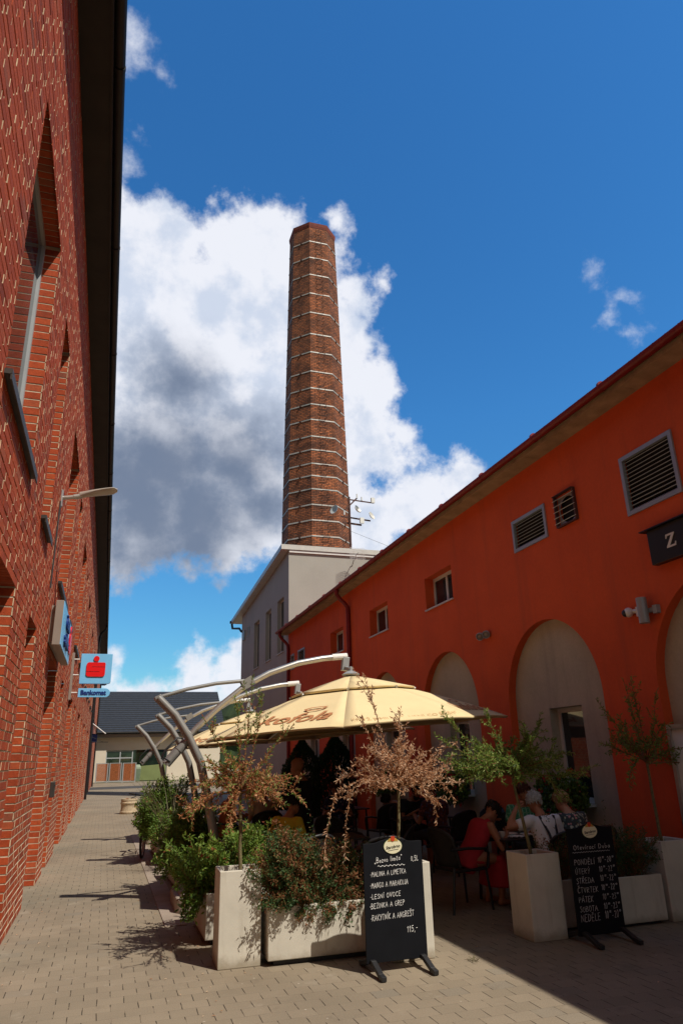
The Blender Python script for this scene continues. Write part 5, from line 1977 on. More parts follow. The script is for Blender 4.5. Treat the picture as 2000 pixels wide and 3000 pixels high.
def parasol(label, mx, my, cdy=-0.25, tilt=3.2, rotz=0.0, group='cantilever parasols in a row'):
    t = thing('cantilever_parasol', label, 'parasol', (mx, my, 0), group)
    X = lambda x: mx + x - 1.5
    # mast: two parallel curved tubes
    pts = [(1.52, 0.10), (1.50, 0.35), (1.455, 0.70), (1.40, 0.97), (1.325, 1.30), (1.225, 1.70), (1.05, 2.03), (0.86, 2.31), (0.62, 2.54)]
    for dy in (-0.062, 0.062):
        s = MB()
        s.tube([(X(x), my + dy, z) for x, z in pts], [(0.058, 0.05)] * len(pts), 14)
        s.build('mast_tube', M['mast'], t, smooth=True)
    s = MB()
    for i in (1, 5, 8):
        x, z = pts[i]
        s.obox((X(x), my, z), (0.09, 0.20, 0.05), (0, R_(-28 if i > 4 else -8), 0))
    s.build('mast_links', M['mast'], t, bevel=0.006)
    arm = [(0.98, 1.92), (1.15, 2.14), (1.46, 2.43), (1.80, 2.70), (2.15, 2.885), (2.57, 3.03), (2.95, 3.105), (3.27, 3.14)]
    s = MB()
    s.tube([(X(x), my, z) for x, z in arm], 0.042, 14)
    s.build('arm', M['alu'], t, smooth=True)
    s = MB()
    s.tube([(X(3.10), my, 3.125), (X(3.33), my, 3.145)], 0.047, 12)
    s.build('arm_end_cap', M['white'], t)
    s = MB()
    s.tube([(X(0.78), my, 1.69), (X(0.99), my, 1.93)], 0.055, 14)
    s.tube([(X(0.93), my, 1.86), (X(1.02), my, 1.965)], 0.062, 14)
    h = s.build('crank_sleeve', M['mast'], t, smooth=True)
    s = MB()
    s.tube([(X(0.82), my - 0.05, 1.72), (X(0.72), my - 0.10, 1.78), (X(0.74), my - 0.10, 1.86), (X(0.90), my - 0.09, 2.02), (X(0.97), my - 0.06, 2.01)], 0.012, 8)
    s.build('crank_handle', M['blackplastic'], h, smooth=True)
    s = MB()
    s.tube([(X(0.64), my, 2.55), (X(1.0), my, 2.655), (X(1.4), my, 2.735), (X(1.80), my, 2.775)], 0.026, 10)
    s.build('stay', M['mast'], t, smooth=True)
    s = MB()
    for dy in (-0.05, 0.05):
        s.obox((X(1.84), my + dy, 2.745), (0.17, 0.012, 0.13), (0, R_(-32), 0))
    s.build('stay_bracket', M['mast'], t)
    # hanger and canopy
    cx, cy, cz = X(3.30), my + cdy, 2.84
    s = MB()
    s.obox((X(3.30), my, 3.03), (0.10, 0.09, 0.20), (0, R_(8), 0))
    s.bar((X(3.30), my, 2.97), (cx, cy, 2.925), 0.06, 0.05)
    s.tube([(cx, cy, 2.96), (cx, cy, 2.86)], 0.022, 10)
    s.build('hanger', M['greypaint'], t, bevel=0.005)
    s = MB()
    s.lathe([(0.0, 0.055), (0.035, 0.05), (0.08, 0.03), (0.13, 0.0), (0.12, -0.02)], (cx, cy, cz + 0.01), 20)
    s.build('hub_cap', M['greypaint'], t, smooth=True)
    A = Vector((cx, cy, cz))
    rot = Matrix.Rotation(R_(-tilt), 3, 'Y') @ Matrix.Rotation(rotz, 3, 'Z')
    Rv, zv = 0.90, -0.235          # vent flap edge
    Ri, zi = 0.72, -0.225          # where the main cloth starts
    Ro, zo = 2.15, -0.745

    def P(a, r, z):
        return A + rot @ Vector((r * math.cos(a), r * math.sin(a), z))
    va = [R_(22.5 + 45 * k) for k in range(8)]
    s = MB()
    for k in range(8):
        a0, a1 = va[k], va[(k + 1) % 8]
        am = a0 + R_(22.5)
        m = 8
        rows = []
        for j in range(7):
            f = j / 6
            r = Ri + (Ro - Ri) * f
            z = zi + (zo - zi) * (0.82 * f + 0.18 * f * f)
            row = []
            for i in range(m + 1):
                u = i / m
                p = P(a0, r, z).lerp(P(a1, r, z), u)
                sag = 4 * u * (1 - u)
                p = p + rot @ Vector((-math.cos(am) * 0.035 * sag * f * f, -math.sin(am) * 0.035 * sag * f * f, -0.012 * sag * f + 0.028 * sag * f ** 6))
                row.append(p)
            rows.append(row)
        # hem folded under
        rows.append([p + Vector((0, 0, -0.022)) for p in rows[-1]])
        vs = [tuple(p) for row in rows for p in row]
        s.add(vs, [(j * (m + 1) + i, (j + 1) * (m + 1) + i, (j + 1) * (m + 1) + i + 1, j * (m + 1) + i + 1) for j in range(len(rows) - 1) for i in range(m)])
    cn = s.build('canopy', M['canopy'], t, smooth=True)
    so = cn.modifiers.new('thick', 'SOLIDIFY')
    so.thickness = 0.004
    s = MB()
    for k in range(8):
        a0, a1 = va[k], va[(k + 1) % 8]
        m, rows = 4, []
        for r, z in ((0.03, -0.005), (0.45, -0.112), (Rv, zv)):
            rows.append([P(a0, r, z).lerp(P(a1, r, z), i / m) for i in range(m + 1)])
        rows.append([p + Vector((0, 0, -0.028)) for p in rows[-1]])
        vs = [tuple(p) for row in rows for p in row]
        s.add(vs, [(j * (m + 1) + i, (j + 1) * (m + 1) + i, (j + 1) * (m + 1) + i + 1, j * (m + 1) + i + 1) for j in range(len(rows) - 1) for i in range(m)])
    vt = s.build('vent_flap', M['canopy'], cn, smooth=True)
    so = vt.modifiers.new('thick', 'SOLIDIFY')
    so.thickness = 0.004
    for k in range(8):
        s = MB()
        s.tube([P(va[k], 0.05, -0.06), P(va[k], Ri, zi - 0.03), P(va[k], Ro - 0.03, zo - 0.02)], 0.012, 6)
        s.tube([P(va[k], Rv - 0.02, zv - 0.02), P(va[k], Rv + 0.01, zv - 0.03)], 0.018, 8)
        s.build('rib', M['alu'], t)
    # print on the panels
    def panel(k):
        e0, e1 = P(va[k], Ro, zo), P(va[(k + 1) % 8], Ro, zo)
        v0, v1 = P(va[k], Ri, zi), P(va[(k + 1) % 8], Ri, zi)
        o = (e0 + e1) / 2
        ex = (e1 - e0).normalized()
        ey = ((v0 + v1) / 2 - o)
        L = ey.length
        ey = ey.normalized()
        n = ex.cross(ey)

        def f(u, v, d):
            q = v / L
            return o + ex * u + ey * v + n * (0.030 + 0.006 * math.sin(math.pi * q) + d - 0.055 * (1 - q) ** 2 * max(0, 1 - (u / 0.8) ** 2) + (0.0 if abs(u) > 0.8 else 0.016 * (1 - (u / 0.8) ** 2) * (1 - q)))
        return f
    for k in (4, 6):     # panels left and right of the front one
        f = panel(k)
        text_mesh('lettering', 'kofola', 0.36, M['printbrown'], cn, lambda u, v, d: f(u, 0.36 + v, d), 0.001, shear=0.32, bold=0.005, width=1.0)
        s = MB()
        lp = [(0.02, 0.0), (0.09, 0.035), (0.20, 0.045), (0.33, 0.03), (0.30, -0.025), (0.22, -0.06), (0.12, -0.065), (0.05, -0.035)]
        li = [(0.07, -0.01), (0.13, 0.015), (0.21, 0.022), (0.285, 0.014), (0.25, -0.02), (0.19, -0.042), (0.13, -0.045), (0.09, -0.03)]
        n = len(lp)
        s.add([tuple(f(u * 1.1 - 0.02, 0.62 + v * 1.1, 0.002)) for u, v in lp + li], [(i, (i + 1) % n, n + (i + 1) % n, n + i) for i in range(n)])
        s.build('leaf_mark', M['printbrown'], cn)
    f5 = panel(5)
    text_mesh('slogan', 'KDYŽ JI MILUJEŠ, NENÍ CO ŘEŠIT.', 0.10, M['printpale'], cn, lambda u, v, d: f5(u, 0.13 + v, d), 0.001, bold=-0.0015, width=1.36)
    # concrete foot
    s = MB()
    out = []
    for (qx, qy, a0) in ((1.95, 0.36, 0), (1.08, 0.36, 90), (1.08, -0.36, 180), (1.95, -0.36, 270)):
        for i in range(7):
            a = R_(a0 + 15 * i)
            out.append((qx + 0.13 * math.cos(a), qy + 0.13 * math.sin(a)))
    F = lambda u, v, d: (X(u), my + v, d)
    s.prism(out, F, 0.004, 0.17)
    s.prism([(1.5 + (u - 1.5) * 0.9, v * 0.9) for u, v in out], F, 0.16, 0.20)
    s.build('foot', M['kerbstone'], t, bevel=0.02)
    return t


parasol('front cream parasol with brown printed lettering on a leaning double tube mast', 1.5, 9.95)
parasol('second cream parasol, middle one of the row, mostly hidden by the front canopy', 1.76, 13.8)
parasol('farthest cream parasol of the row with its mast nearest the street', 1.55, 17.9)

# ================================================================ terrace furniture
def chair(name, label, loc, rz, group='dark woven terrace chairs'):
    t = thing(name, label, 'chair', loc, group)
    ox, oy = loc[0], loc[1]
    s = MB()
    s.box(ox - 0.24, ox + 0.24, oy - 0.22, oy + 0.24, 0.415, 0.445)
    s.build('seat', M['rattan'], t, bevel=0.012)
    s = MB()
    n = 13
    rings = []
    for j in range(8):
        f = j / 7
        z = 0.47 + 0.42 * f
        row = []
        for i in range(n):
            u = i / (n - 1) * 2 - 1
            top = 0.12 * (1 - math.sqrt(max(0, 1 - 0.93 * u * u)))
            zz = z - top * f * 1.2
            w_ = 0.255 * (1 - 0.05 * (1 - f))
            row.append((ox + u * w_, oy - 0.25 - 0.10 * f + 0.10 * u * u, zz))
        rings.append(row)
    vs = [p for r in rings for p in r]
    s.add(vs, [(j * n + i, j * n + i + 1, (j + 1) * n + i + 1, (j + 1) * n + i) for j in range(7) for i in range(n - 1)])
    bk = s.build('backrest', M['rattan'], t, smooth=True)
    so = bk.modifiers.new('thick', 'SOLIDIFY')
    so.thickness = 0.012
    s = MB()
    edge = [rings[j][0] for j in range(8)] + rings[7][1:] + [rings[j][n - 1] for j in range(6, -1, -1)]
    s.tube(edge, 0.016, 8)
    s.build('back_frame', M['blackplastic'], t, smooth=True)
    for sx in (-1, 1):
        s = MB()
        s.tube([(ox + sx * 0.25, oy - 0.29, 0.66), (ox + sx * 0.275, oy - 0.05, 0.67), (ox + sx * 0.27, oy + 0.20, 0.65), (ox + sx * 0.255, oy + 0.25, 0.60), (ox + sx * 0.245, oy + 0.23, 0.44)], 0.017, 8)
        s.build('armrest', M['blackplastic'], t, smooth=True)
        s = MB()
        s.tube([(ox + sx * 0.235, oy + 0.21, 0.43), (ox + sx * 0.26, oy + 0.25, 0.0)], 0.015, 8)
        s.build('leg', M['blackplastic'], t)
        s = MB()
        s.tube([(ox + sx * 0.235, oy - 0.24, 0.47), (ox + sx * 0.255, oy - 0.30, 0.0)], 0.015, 8)
        s.build('leg', M['blackplastic'], t)
    t.rotation_euler.z = R_(rz)
    return t


ch0 = chair('terrace_chair', 'empty dark terrace chair with its shiny curved rim above the front shrub on the left', (2.30, 8.62, 0), 20)


def put_chair(x, y, rz, label):
    c = copy_tree(ch0)
    c.location = (x, y, 0)
    c.rotation_euler.z = R_(rz)
    c['label'] = label
    return c


put_chair(3.02, 8.05, -5, 'empty dark terrace chair with shiny rim just behind the lemonade board')
put_chair(5.30, 10.78, 18, 'dark round backed chair right of the person in the patterned shirt')
put_chair(5.02, 13.1, 10, 'empty dark chair behind the thin trunk of the dried tree')
put_chair(5.88, 10.9, 110, 'empty dark chair against the wall behind the woman in red')
put_chair(4.16, 8.38, -82, 'dark chair on which the woman in red sits')
put_chair(5.62, 9.36, 180, 'dark chair of the man in the green checked shirt')
put_chair(4.98, 7.56, 5, 'dark chair under the white haired man')
put_chair(5.50, 7.72, 8, 'dark chair under the blonde woman in the floral top')
put_chair(5.17, 12.3, 178, 'dark chair of the bearded man')
put_chair(2.18, 8.98 + 0.35, -60, 'dark chair under the person in the yellow shirt')
put_chair(5.15, 16.25, 180, 'dark chair of the smiling woman by the conifer')
put_chair(4.35, 13.75, 150, 'dark chair of the person in the navy patterned shirt')
put_chair(2.72, 12.85, 0, 'dark chair of the person in the beige shirt seen from behind')
put_chair(2.1, 13.5, -90, 'dark chair under the person in the rust orange shirt')
put_chair(3.35, 10.6, 200, 'empty dark chair under the middle of the front parasol')
put_chair(3.5, 9.0, 60, 'empty dark chair beside the bare table of the front parasol')


def table(label, x, y, w, d):
    t = thing('terrace_table', label, 'table', (x, y, 0), 'dark terrace tables')
    s = MB()
    s.box(x - w / 2, x + w / 2, y - d / 2, y + d / 2, 0.715, 0.74)
    s.build('table_top', M['blackplastic'], t, bevel=0.006)
    for sx in (-1, 1):
        for sy in (-1, 1):
            s = MB()
            s.tube([(x + sx * (w / 2 - 0.06), y + sy * (d / 2 - 0.06), 0.716), (x + sx * (w / 2 - 0.03), y + sy * (d / 2 - 0.03), 0)], 0.02, 8)
            s.build('leg', M['blackplastic'], t)


table('dark table laid with plates before the woman in red', 5.17, 8.42, 1.15, 0.80)
table('dark table between the bearded man and the patterned shirt', 5.22, 11.65, 0.8, 0.55)
table('dark table beside the person in the yellow shirt', 2.95, 9.55, 0.75, 0.75)
table('dark table farther back near the third niche', 4.75, 14.6, 0.8, 0.8)
table('dark table at the back left under the second parasol', 2.7, 13.6, 0.75, 0.75)


def plate(label, x, y, r):
    t = thing('plate', label, 'plate', (x, y, 0.741), 'plates on the laid table')
    s = MB()
    s.lathe([(0.01, 0.004), (r * 0.6, 0.004), (r, 0.022), (r, 0.026), (r * 0.62, 0.011), (0.01, 0.010)], (x, y, 0.741), 28)
    s.build('dish', M['china'], t, smooth=True)
    return t


plate('large white plate in front of the woman in red', 4.86, 8.44, 0.145)
plate('small white saucer at the right of the laid table', 5.05, 8.28, 0.075)
plate('white plate before the white haired man', 5.12, 8.20, 0.13)
t = thing('napkin', 'crumpled white paper napkin near the front edge of the laid table', 'napkin', (4.88, 8.17, 0.741))
s = MB()
n = 9
random.seed(81)
gv = [(4.76 + 0.24 * i / n, 8.10 + 0.14 * j / n, 0.748 + 0.030 * abs(noise.noise(Vector((i * .55, j * .55, 3)))) + (0.012 if (i + j) % 3 == 0 else 0)) for j in range(n + 1) for i in range(n + 1)]
s.add(gv, [(j * (n + 1) + i, j * (n + 1) + i + 1, (j + 1) * (n + 1) + i + 1, (j + 1) * (n + 1) + i) for j in range(n) for i in range(n)])
s.build('sheet', M['paper'], t)
t = thing('cup', 'small white cup on the laid table beside the large plate', 'cup', (4.70, 8.25, 0.741))
s = MB()
s.lathe([(0.022, 0.0), (0.036, 0.03), (0.040, 0.07), (0.037, 0.07), (0.033, 0.03), (0.01, 0.006)], (4.70, 8.25, 0.741), 18)
s.build('bowl', M['china'], t, smooth=True)
plate('white plate in front of the bearded man', 5.12, 11.55, 0.12)

def tumbler(label, x, y, h):
    t = thing('tumbler', label, 'glass', (x, y, 0.741), 'drinking glasses on the tables')
    s = MB()
    s.lathe([(0.026, 0.0), (0.033, h), (0.030, h), (0.024, 0.008), (0.005, 0.007)], (x, y, 0.741), 18)
    s.build('vessel', M['tumbler'], t, smooth=True)
    s = MB()
    s.lathe([(0.005, 0.010), (0.0235, 0.010), (0.028, h * 0.7), (0.005, h * 0.7)], (x, y, 0.741), 16)
    s.build('drink', M['drink'], t, smooth=True)


M['tumbler'] = mat('pale_glass', (0.45, 0.48, 0.48), 0.08, spec=0.8)
M['drink'] = mat('amber_drink', (0.35, 0.15, 0.03), 0.1)
tumbler('tall tumbler of amber drink at the back of the laid table', 5.30, 8.62, 0.14)
tumbler('tumbler by the woman in red on the laid table', 4.72, 8.66, 0.12)
tumbler('tumbler on the table before the bearded man', 5.40, 11.70, 0.14)

# ================================================================ people
def remesh(mb, name, mats, parent, vox=0.016, smooth_it=4, extra=None):
    """one continuous surface from overlapping closed forms"""
    o = mb.build(name, mats, parent, smooth=True)
    r = o.modifiers.new('r', 'REMESH')
    r.mode = 'VOXEL'
    r.voxel_size = vox
    r.use_smooth_shade = True
    sm = o.modifiers.new('s', 'SMOOTH')
    sm.iterations = smooth_it
    sm.factor = 0.5
    bpy.context.view_layer.update()
    me = bpy.data.meshes.new_from_object(o.evaluated_get(bpy.context.evaluated_depsgraph_get()))
    me.name = name
    o.modifiers.clear()
    o.data = me
    me.materials.clear()
    for m in (mats if isinstance(mats, (list, tuple)) else [mats]):
        me.materials.append(m)
    return o


def person(label, loc, rz, skin, shirt, pants, hair, lean=14, stand=False, turn=0, nod=0, hands=None, sleeve=0.62, hairstyle='short', dress=False, beard=False, k=1.0, extra=None):
    t = thing('person', label, 'person', loc)
    ox, oy, oz = loc
    L = Vector((ox, oy, 0))
    hipz = 0.90 if stand else 0.49
    piv = Vector((0, 0, hipz))
    RL = Matrix.Rotation(R_(-lean), 3, 'X')

    def U(x, y, z):                      # upper body point given for an upright trunk
        return L + piv + RL @ Vector((x * k, y, z - 0.49))

    def D(x, y, z):
        return L + Vector((x, y, z))

    def ell(c, rx, ry, ang=0, n=16):
        Q = Matrix.Rotation(R_(-ang), 3, 'X')
        return [c + Q @ Vector((rx * math.cos(2 * math.pi * i / n), ry * math.sin(2 * math.pi * i / n), 0)) for i in range(n)]
    trunk = [(0.40, .150, .100, 0), (0.49, .165, .115, 0), (0.60, .150, .105, 0), (0.70, .142, .100, 0.005), (0.80, .155, .108, 0.01), (0.90, .168, .112, 0.0), (0.97, .165, .098, -0.01), (1.015, .115, .075, -0.01), (1.045, .062, .058, 0.0)]
    neck = [(1.02, .066, .062, 0.0), (1.07, .056, .058, 0.018), (1.12, .052, .054, 0.035)]

    def torso(mb, inf=0.0, z0=0.0, z1=2.0):
        rr = [(z, rx, ry, y) for z, rx, ry, y in trunk if z0 <= z <= z1]
        mb.loft([ell(U(0, y, z), (rx + inf) * k, ry + inf, lean) for z, rx, ry, y in rr])
    sh = [U(-0.175, -0.005, 0.975), U(0.175, -0.005, 0.975)]
    hd = hands or ((-0.14, 0.40, 0.775), (0.14, 0.40, 0.775))
    wr = [D(*hd[0]), D(*hd[1])]
    el = []
    for i, sx in enumerate((-1, 1)):
        a, b = sh[i], wr[i]
        m = (a + b) / 2
        dd = (b - a).length
        off = math.sqrt(max(0.0, 0.285 ** 2 - (dd / 2) ** 2))
        down = Vector((sx * 0.45, -0.35, -0.85))
        ax = (b - a).normalized()
        down = (down - ax * down.dot(ax)).normalized()
        el.append(m + down * off)
    body = MB()
    torso(body)
    body.loft([ell(U(0, y, z), rx, ry, lean) for z, rx, ry, y in neck])
    for i, sx in enumerate((-1, 1)):
        body.tube([sh[i] + Vector((sx * -0.03, 0, 0)), sh[i], sh[i].lerp(el[i], .5), el[i], el[i].lerp(wr[i], .3), wr[i]], [0.05, 0.052, 0.046, 0.038, 0.040, 0.027], 12)
    if stand:
        legs = [[D(sx * 0.09, 0, 0.90), D(sx * 0.095, 0.01, 0.72), D(sx * 0.10, 0.02, 0.49), D(sx * 0.10, 0.0, 0.34), D(sx * 0.10, -0.02, 0.07)] for sx in (-1, 1)]
    else:
        legs = [[D(sx * 0.09, 0.0, 0.50), D(sx * 0.11, 0.22, 0.52), D(sx * 0.12, 0.43, 0.50), D(sx * 0.12, 0.42, 0.33), D(sx * 0.12, 0.40, 0.07)] for sx in (-1, 1)]
    for q in legs:
        body.tube(q, [0.085, 0.078, 0.060, 0.055, 0.036], 12)
        body.tube([q[-1] + Vector((0, -0.05, -0.03)), q[-1] + Vector((0, 0.05, -0.035)), q[-1] + Vector((0, 0.17, -0.045))], [(0.035, 0.032), (0.042, 0.034), (0.03, 0.02)], 10)
    # head
    hc = U(0, 0.062, 1.195)
    HR = Matrix.Rotation(R_(turn), 3, 'Z') @ Matrix.Rotation(R_(-lean * 0.6 - nod), 3, 'X')
    HP = lambda x, y, z: hc + HR @ Vector((x, y, z))
    body.sphere(HP(0, -0.008, 0.025), (0.074, 0.092, 0.088), 18, 14, HR)
    body.sphere(HP(0, 0.018, -0.045), (0.058, 0.070, 0.070), 16, 12, HR)
    body.sphere(HP(0, 0.062, -0.088), (0.026, 0.022, 0.020), 12, 8, HR)
    body.loft([[HP(x, y, z) for x, y, z in ((-0.008, 0.078, 0.02), (0.008, 0.078, 0.02), (0.008, 0.06, 0.02), (-0.008, 0.06, 0.02))],
               [HP(x, y, z) for x, y, z in ((-0.017, 0.106, -0.032), (0.017, 0.106, -0.032), (0.017, 0.06, -0.036), (-0.017, 0.06, -0.036))]])
    body.sphere(HP(0, 0.085, -0.058), (0.026, 0.010, 0.008), 10, 6, HR)
    for sx in (-1, 1):
        body.sphere(HP(sx * 0.076, -0.012, -0.012), (0.012, 0.022, 0.034), 10, 8, HR)
    # palms
    fd = []
    for i, sx in enumerate((-1, 1)):
        d = (wr[i] - el[i]).normalized()
        d = (d + Vector((-sx * 0.25, 0.05, -0.02))).normalized()
        fd.append(d)
        body.tube([wr[i] - d * 0.01, wr[i] + d * 0.04, wr[i] + d * 0.085], [(0.026, 0.020), (0.038, 0.018), (0.036, 0.015)], 10)
    bo = remesh(body, 'body', skin, t)
    # unequal bent fingers rooted in the palm
    fg = MB()
    for i, sx in enumerate((-1, 1)):
        d = fd[i]
        side = d.cross(Vector((0, 0, 1)))
        side = side.normalized() if side.length > 1e-3 else Vector((1, 0, 0))
        up = side.cross(d).normalized()
        for q, (o, ln) in enumerate(((-0.028, 0.070), (-0.010, 0.080), (0.009, 0.076), (0.027, 0.060))):
            b = wr[i] + d * 0.075 + side * o
            c1 = b + d * ln * 0.45 - up * 0.008
            c2 = c1 + d * ln * 0.32 - up * 0.018
            c3 = c2 + d * ln * 0.16 - up * 0.020
            fg.tube([b, c1, c2, c3], [0.0095, 0.009, 0.008, 0.006], 7)
        b = wr[i] + d * 0.025 - side * 0.03 * sx
        fg.tube([b, b + d * 0.03 - side * 0.022 * sx - up * .006, b + d * 0.058 - side * 0.026 * sx - up * .014], [0.012, 0.010, 0.008], 7)
    fme = fg
    org = t.location
    import bmesh
    bm = bmesh.new()
    bm.from_mesh(bo.data)
    vv = [bm.verts.new((x - org.x, y - org.y, z - org.z)) for x, y, z in fme.v]
    for f in fme.f:
        try:
            bm.faces.new([vv[i] for i in f]).smooth = True
        except ValueError:
            pass
    bm.to_mesh(bo.data)
    bm.free()
    # eyes
    for sx in (-1, 1):
        e = MB()
        e.sphere(HP(sx * 0.031, 0.079, 0.006), (0.012, 0.008, 0.008), 10, 6, HR)
        e.build('eye', M['eye'], t, smooth=True)
    # clothes
    s = MB()
    torso(s, 0.016, 0.39, 1.02)
    if dress:
        for i, sx in enumerate((-1, 1)):
            s.tube([U(sx * 0.09, -0.02, 0.95), U(sx * 0.10, -0.01, 1.01), U(sx * 0.10, 0.03, 1.0)], 0.05, 10)
    else:
        for i, sx in enumerate((-1, 1)):
            e_ = sh[i].lerp(el[i], sleeve)
            s.tube([sh[i] + Vector((-sx * 0.05, 0, 0.005)), sh[i] + Vector((sx * 0.005, 0, 0.008)), sh[i].lerp(el[i], sleeve * .5), e_], [0.066, 0.072, 0.068, 0.066], 12)
    remesh(s, 'dress' if dress else 'shirt', shirt, t, 0.015, 3)
    s = MB()
    if dress:
        s.loft([ell(U(0, 0, 0.50), 0.18, 0.13, lean), ell(D(0, 0.22, 0.50), 0.22, 0.14), ell(D(0, 0.44, 0.50), 0.22, 0.12)])
        s.loft([ell(D(0, 0.38, 0.55), 0.22, 0.10), ell(D(0, 0.44, 0.35), 0.25, 0.15), ell(D(0, 0.44, 0.20), 0.29, 0.18)])
        remesh(s, 'skirt', shirt, t, 0.018, 4)
    else:
        torso(s, 0.012, 0.39, 0.56)
        for q in legs:
            s.tube(q[:4] if not stand else q, [0.098, 0.092, 0.078, 0.070, 0.062][:4 if not stand else 5], 12)
        remesh(s, 'trousers', pants, t, 0.018, 3)
    # hair
    s = MB()
    random.seed(hash(label) % 1000 if False else len(label))
    nu, nv = 22, 12
    rows = []
    for j in range(nv + 1):
        row = []
        for i in range(nu):
            a = 2 * math.pi * i / nu          # a = 90 deg is the face
            lowest = {'short': 1.80, 'bun': 1.95, 'long': 2.25, 'bald': 1.3}[hairstyle] - (0.80 if hairstyle != 'bald' else 0.0) * max(0, math.sin(a)) ** 1.5 - 0.05
            th = lowest * j / nv
            r = 1.10 + 0.02 * math.sin(a * 7 + j)
            row.append(HP(0.076 * r * math.sin(th) * math.cos(a), -0.012 + 0.094 * r * math.sin(th) * math.sin(a), 0.024 + 0.092 * r * math.cos(th)))
        rows.append(row)
    s.add([tuple(p) for r in rows for p in r], [(j * nu + i, (j + 1) * nu + i, (j + 1) * nu + (i + 1) % nu, j * nu + (i + 1) % nu) for j in range(nv) for i in range(nu)])
    if hairstyle == 'bun':
        s.sphere(HP(0, -0.095, 0.055), (0.042, 0.038, 0.040), 14, 10, HR)
    if hairstyle == 'long':
        s.loft([ell(HP(0, -0.055, 0.0), 0.080, 0.060), ell(HP(0, -0.075, -0.10), 0.078, 0.045), ell(HP(0, -0.07, -0.19), 0.062, 0.03)])
    # loose locks over the cap
    for i in range(420 if hairstyle != 'bald' else 0):
        j = int(nv * min(1, 0.15 + 0.9 * random.random() ** 0.7))
        j = max(1, min(nv, j))
        q = rows[j][random.randrange(nu)]
        c_ = HP(0, -0.012, 0.024)
        out = (q - c_).normalized()
        dn = (HR @ Vector((0, -0.35, -1)))
        dn = (dn - out * dn.dot(out) + rvec() * 0.45).normalized()
        leaf(s, q - dn * 0.012 + out * 0.002, dn, out + rvec() * 0.5, random.uniform(0.03, 0.055), random.uniform(0.008, 0.016), random.random())
    ho = s.build('hair', hair, t, smooth=True)
    so = ho.modifiers.new('thick', 'SOLIDIFY')
    so.thickness = 0.008
    so.offset = -1
    if beard:
        s = MB()
        s.sphere(HP(0, 0.040, -0.095), (0.058, 0.056, 0.055), 16, 10, HR)
        s.build('beard', hair, t, smooth=True)
    if extra:
        extra(t, U, sh, inf=0.03)
    t.rotation_euler.z = R_(rz)
    return t


def mat_pattern(name, cols, scale, base):
    m = bpy.data.materials.new(name)
    m.use_nodes = True
    g = NT(m.node_tree)
    b = g.n['Principled BSDF']
    tc = g.new('ShaderNodeTexCoord').outputs['Object']
    vo = g.new('ShaderNodeTexVoronoi')
    g.link(tc, vo.inputs['Vector'])
    vo.inputs['Scale'].default_value = scale
    sp = g.new('ShaderNodeSeparateXYZ')
    g.link(vo.outputs['Color'], sp.inputs[0])
    c = g.ramp(sp.outputs[0], [(i / len(cols), c) for i, c in enumerate(cols)], 'CONSTANT')
    c = g.mix(g.smooth(vo.outputs['Distance'], 0.36, 0.48), c, base)
    g.link(c, b.inputs['Base Color'])
    b.inputs['Roughness'].default_value = 0.9
    return m


def mat_check(name, c1, c2, c3, w):
    m = bpy.data.materials.new(name)
    m.use_nodes = True
    g = NT(m.node_tree)
    b = g.n['Principled BSDF']
    tc = g.new('ShaderNodeTexCoord').outputs['Object']
    sp = g.new('ShaderNodeSeparateXYZ')
    g.link(tc, sp.inputs[0])
    sx = g.math('GREATER_THAN', g.math('FRACT', g.math('MULTIPLY', sp.outputs[0], 1 / w)), 0.78)
    sz = g.math('GREATER_THAN', g.math('FRACT', g.math('MULTIPLY', sp.outputs[2], 1 / w)), 0.78)
    c = g.mix(sx, c1, c2)
    c = g.mix(sz, c, c3)
    g.link(c, b.inputs['Base Color'])
    b.inputs['Roughness'].default_value = 0.9
    return m


M['eye'] = mat('dark_eye', (0.02, 0.015, 0.012), 0.2)
M['skin'] = mat('light_skin', (0.50, 0.26, 0.17), 0.55, var=0.06, vscale=12)
M['skin_tan'] = mat('tanned_skin', (0.40, 0.17, 0.09), 0.55, var=0.06, vscale=12)
M['cloth_black'] = mat('black_cloth', (0.012, 0.012, 0.013), 0.9, var=0.2)
M['cloth_dark'] = mat('dark_cloth', (0.03, 0.032, 0.04), 0.9, var=0.2)
M['cloth_red'] = mat('red_dress_cloth', (0.42, 0.020, 0.030), 0.85, var=0.15)
M['cloth_white'] = mat('white_cloth', (0.72, 0.71, 0.72), 0.9, var=0.05)
M['cloth_yellow'] = mat('yellow_cloth', (0.62, 0.48, 0.03), 0.9, var=0.08)
M['cloth_beige'] = mat('beige_cloth', (0.36, 0.26, 0.16), 0.9, var=0.08)
M['cloth_rust'] = mat('rust_orange_cloth', (0.42, 0.13, 0.03), 0.9, var=0.08)
M['cloth_lilac'] = mat('pale_lilac_cloth', (0.50, 0.48, 0.62), 0.9, var=0.08)
M['cloth_check'] = mat_check('green_checked_cloth', (0.05, 0.26, 0.13), (0.30, 0.50, 0.34), (0.14, 0.36, 0.20), 0.055)
M['cloth_floral'] = mat_pattern('floral_cloth', [(0.55, 0.50, 0.38), (0.60, 0.28, 0.28), (0.42, 0.44, 0.36), (0.12, 0.16, 0.17), (0.62, 0.58, 0.50)], 26, (0.05, 0.065, 0.07))
M['cloth_pattern'] = mat_pattern('red_blue_patterned_cloth', [(0.20, 0.05, 0.05), (0.10, 0.10, 0.22), (0.30, 0.10, 0.08), (0.06, 0.05, 0.07)], 22, (0.10, 0.035, 0.04))
M['cloth_navy'] = mat_pattern('navy_patterned_cloth', [(0.03, 0.035, 0.12), (0.30, 0.30, 0.42), (0.05, 0.04, 0.10), (0.22, 0.10, 0.16)], 18, (0.03, 0.03, 0.08))
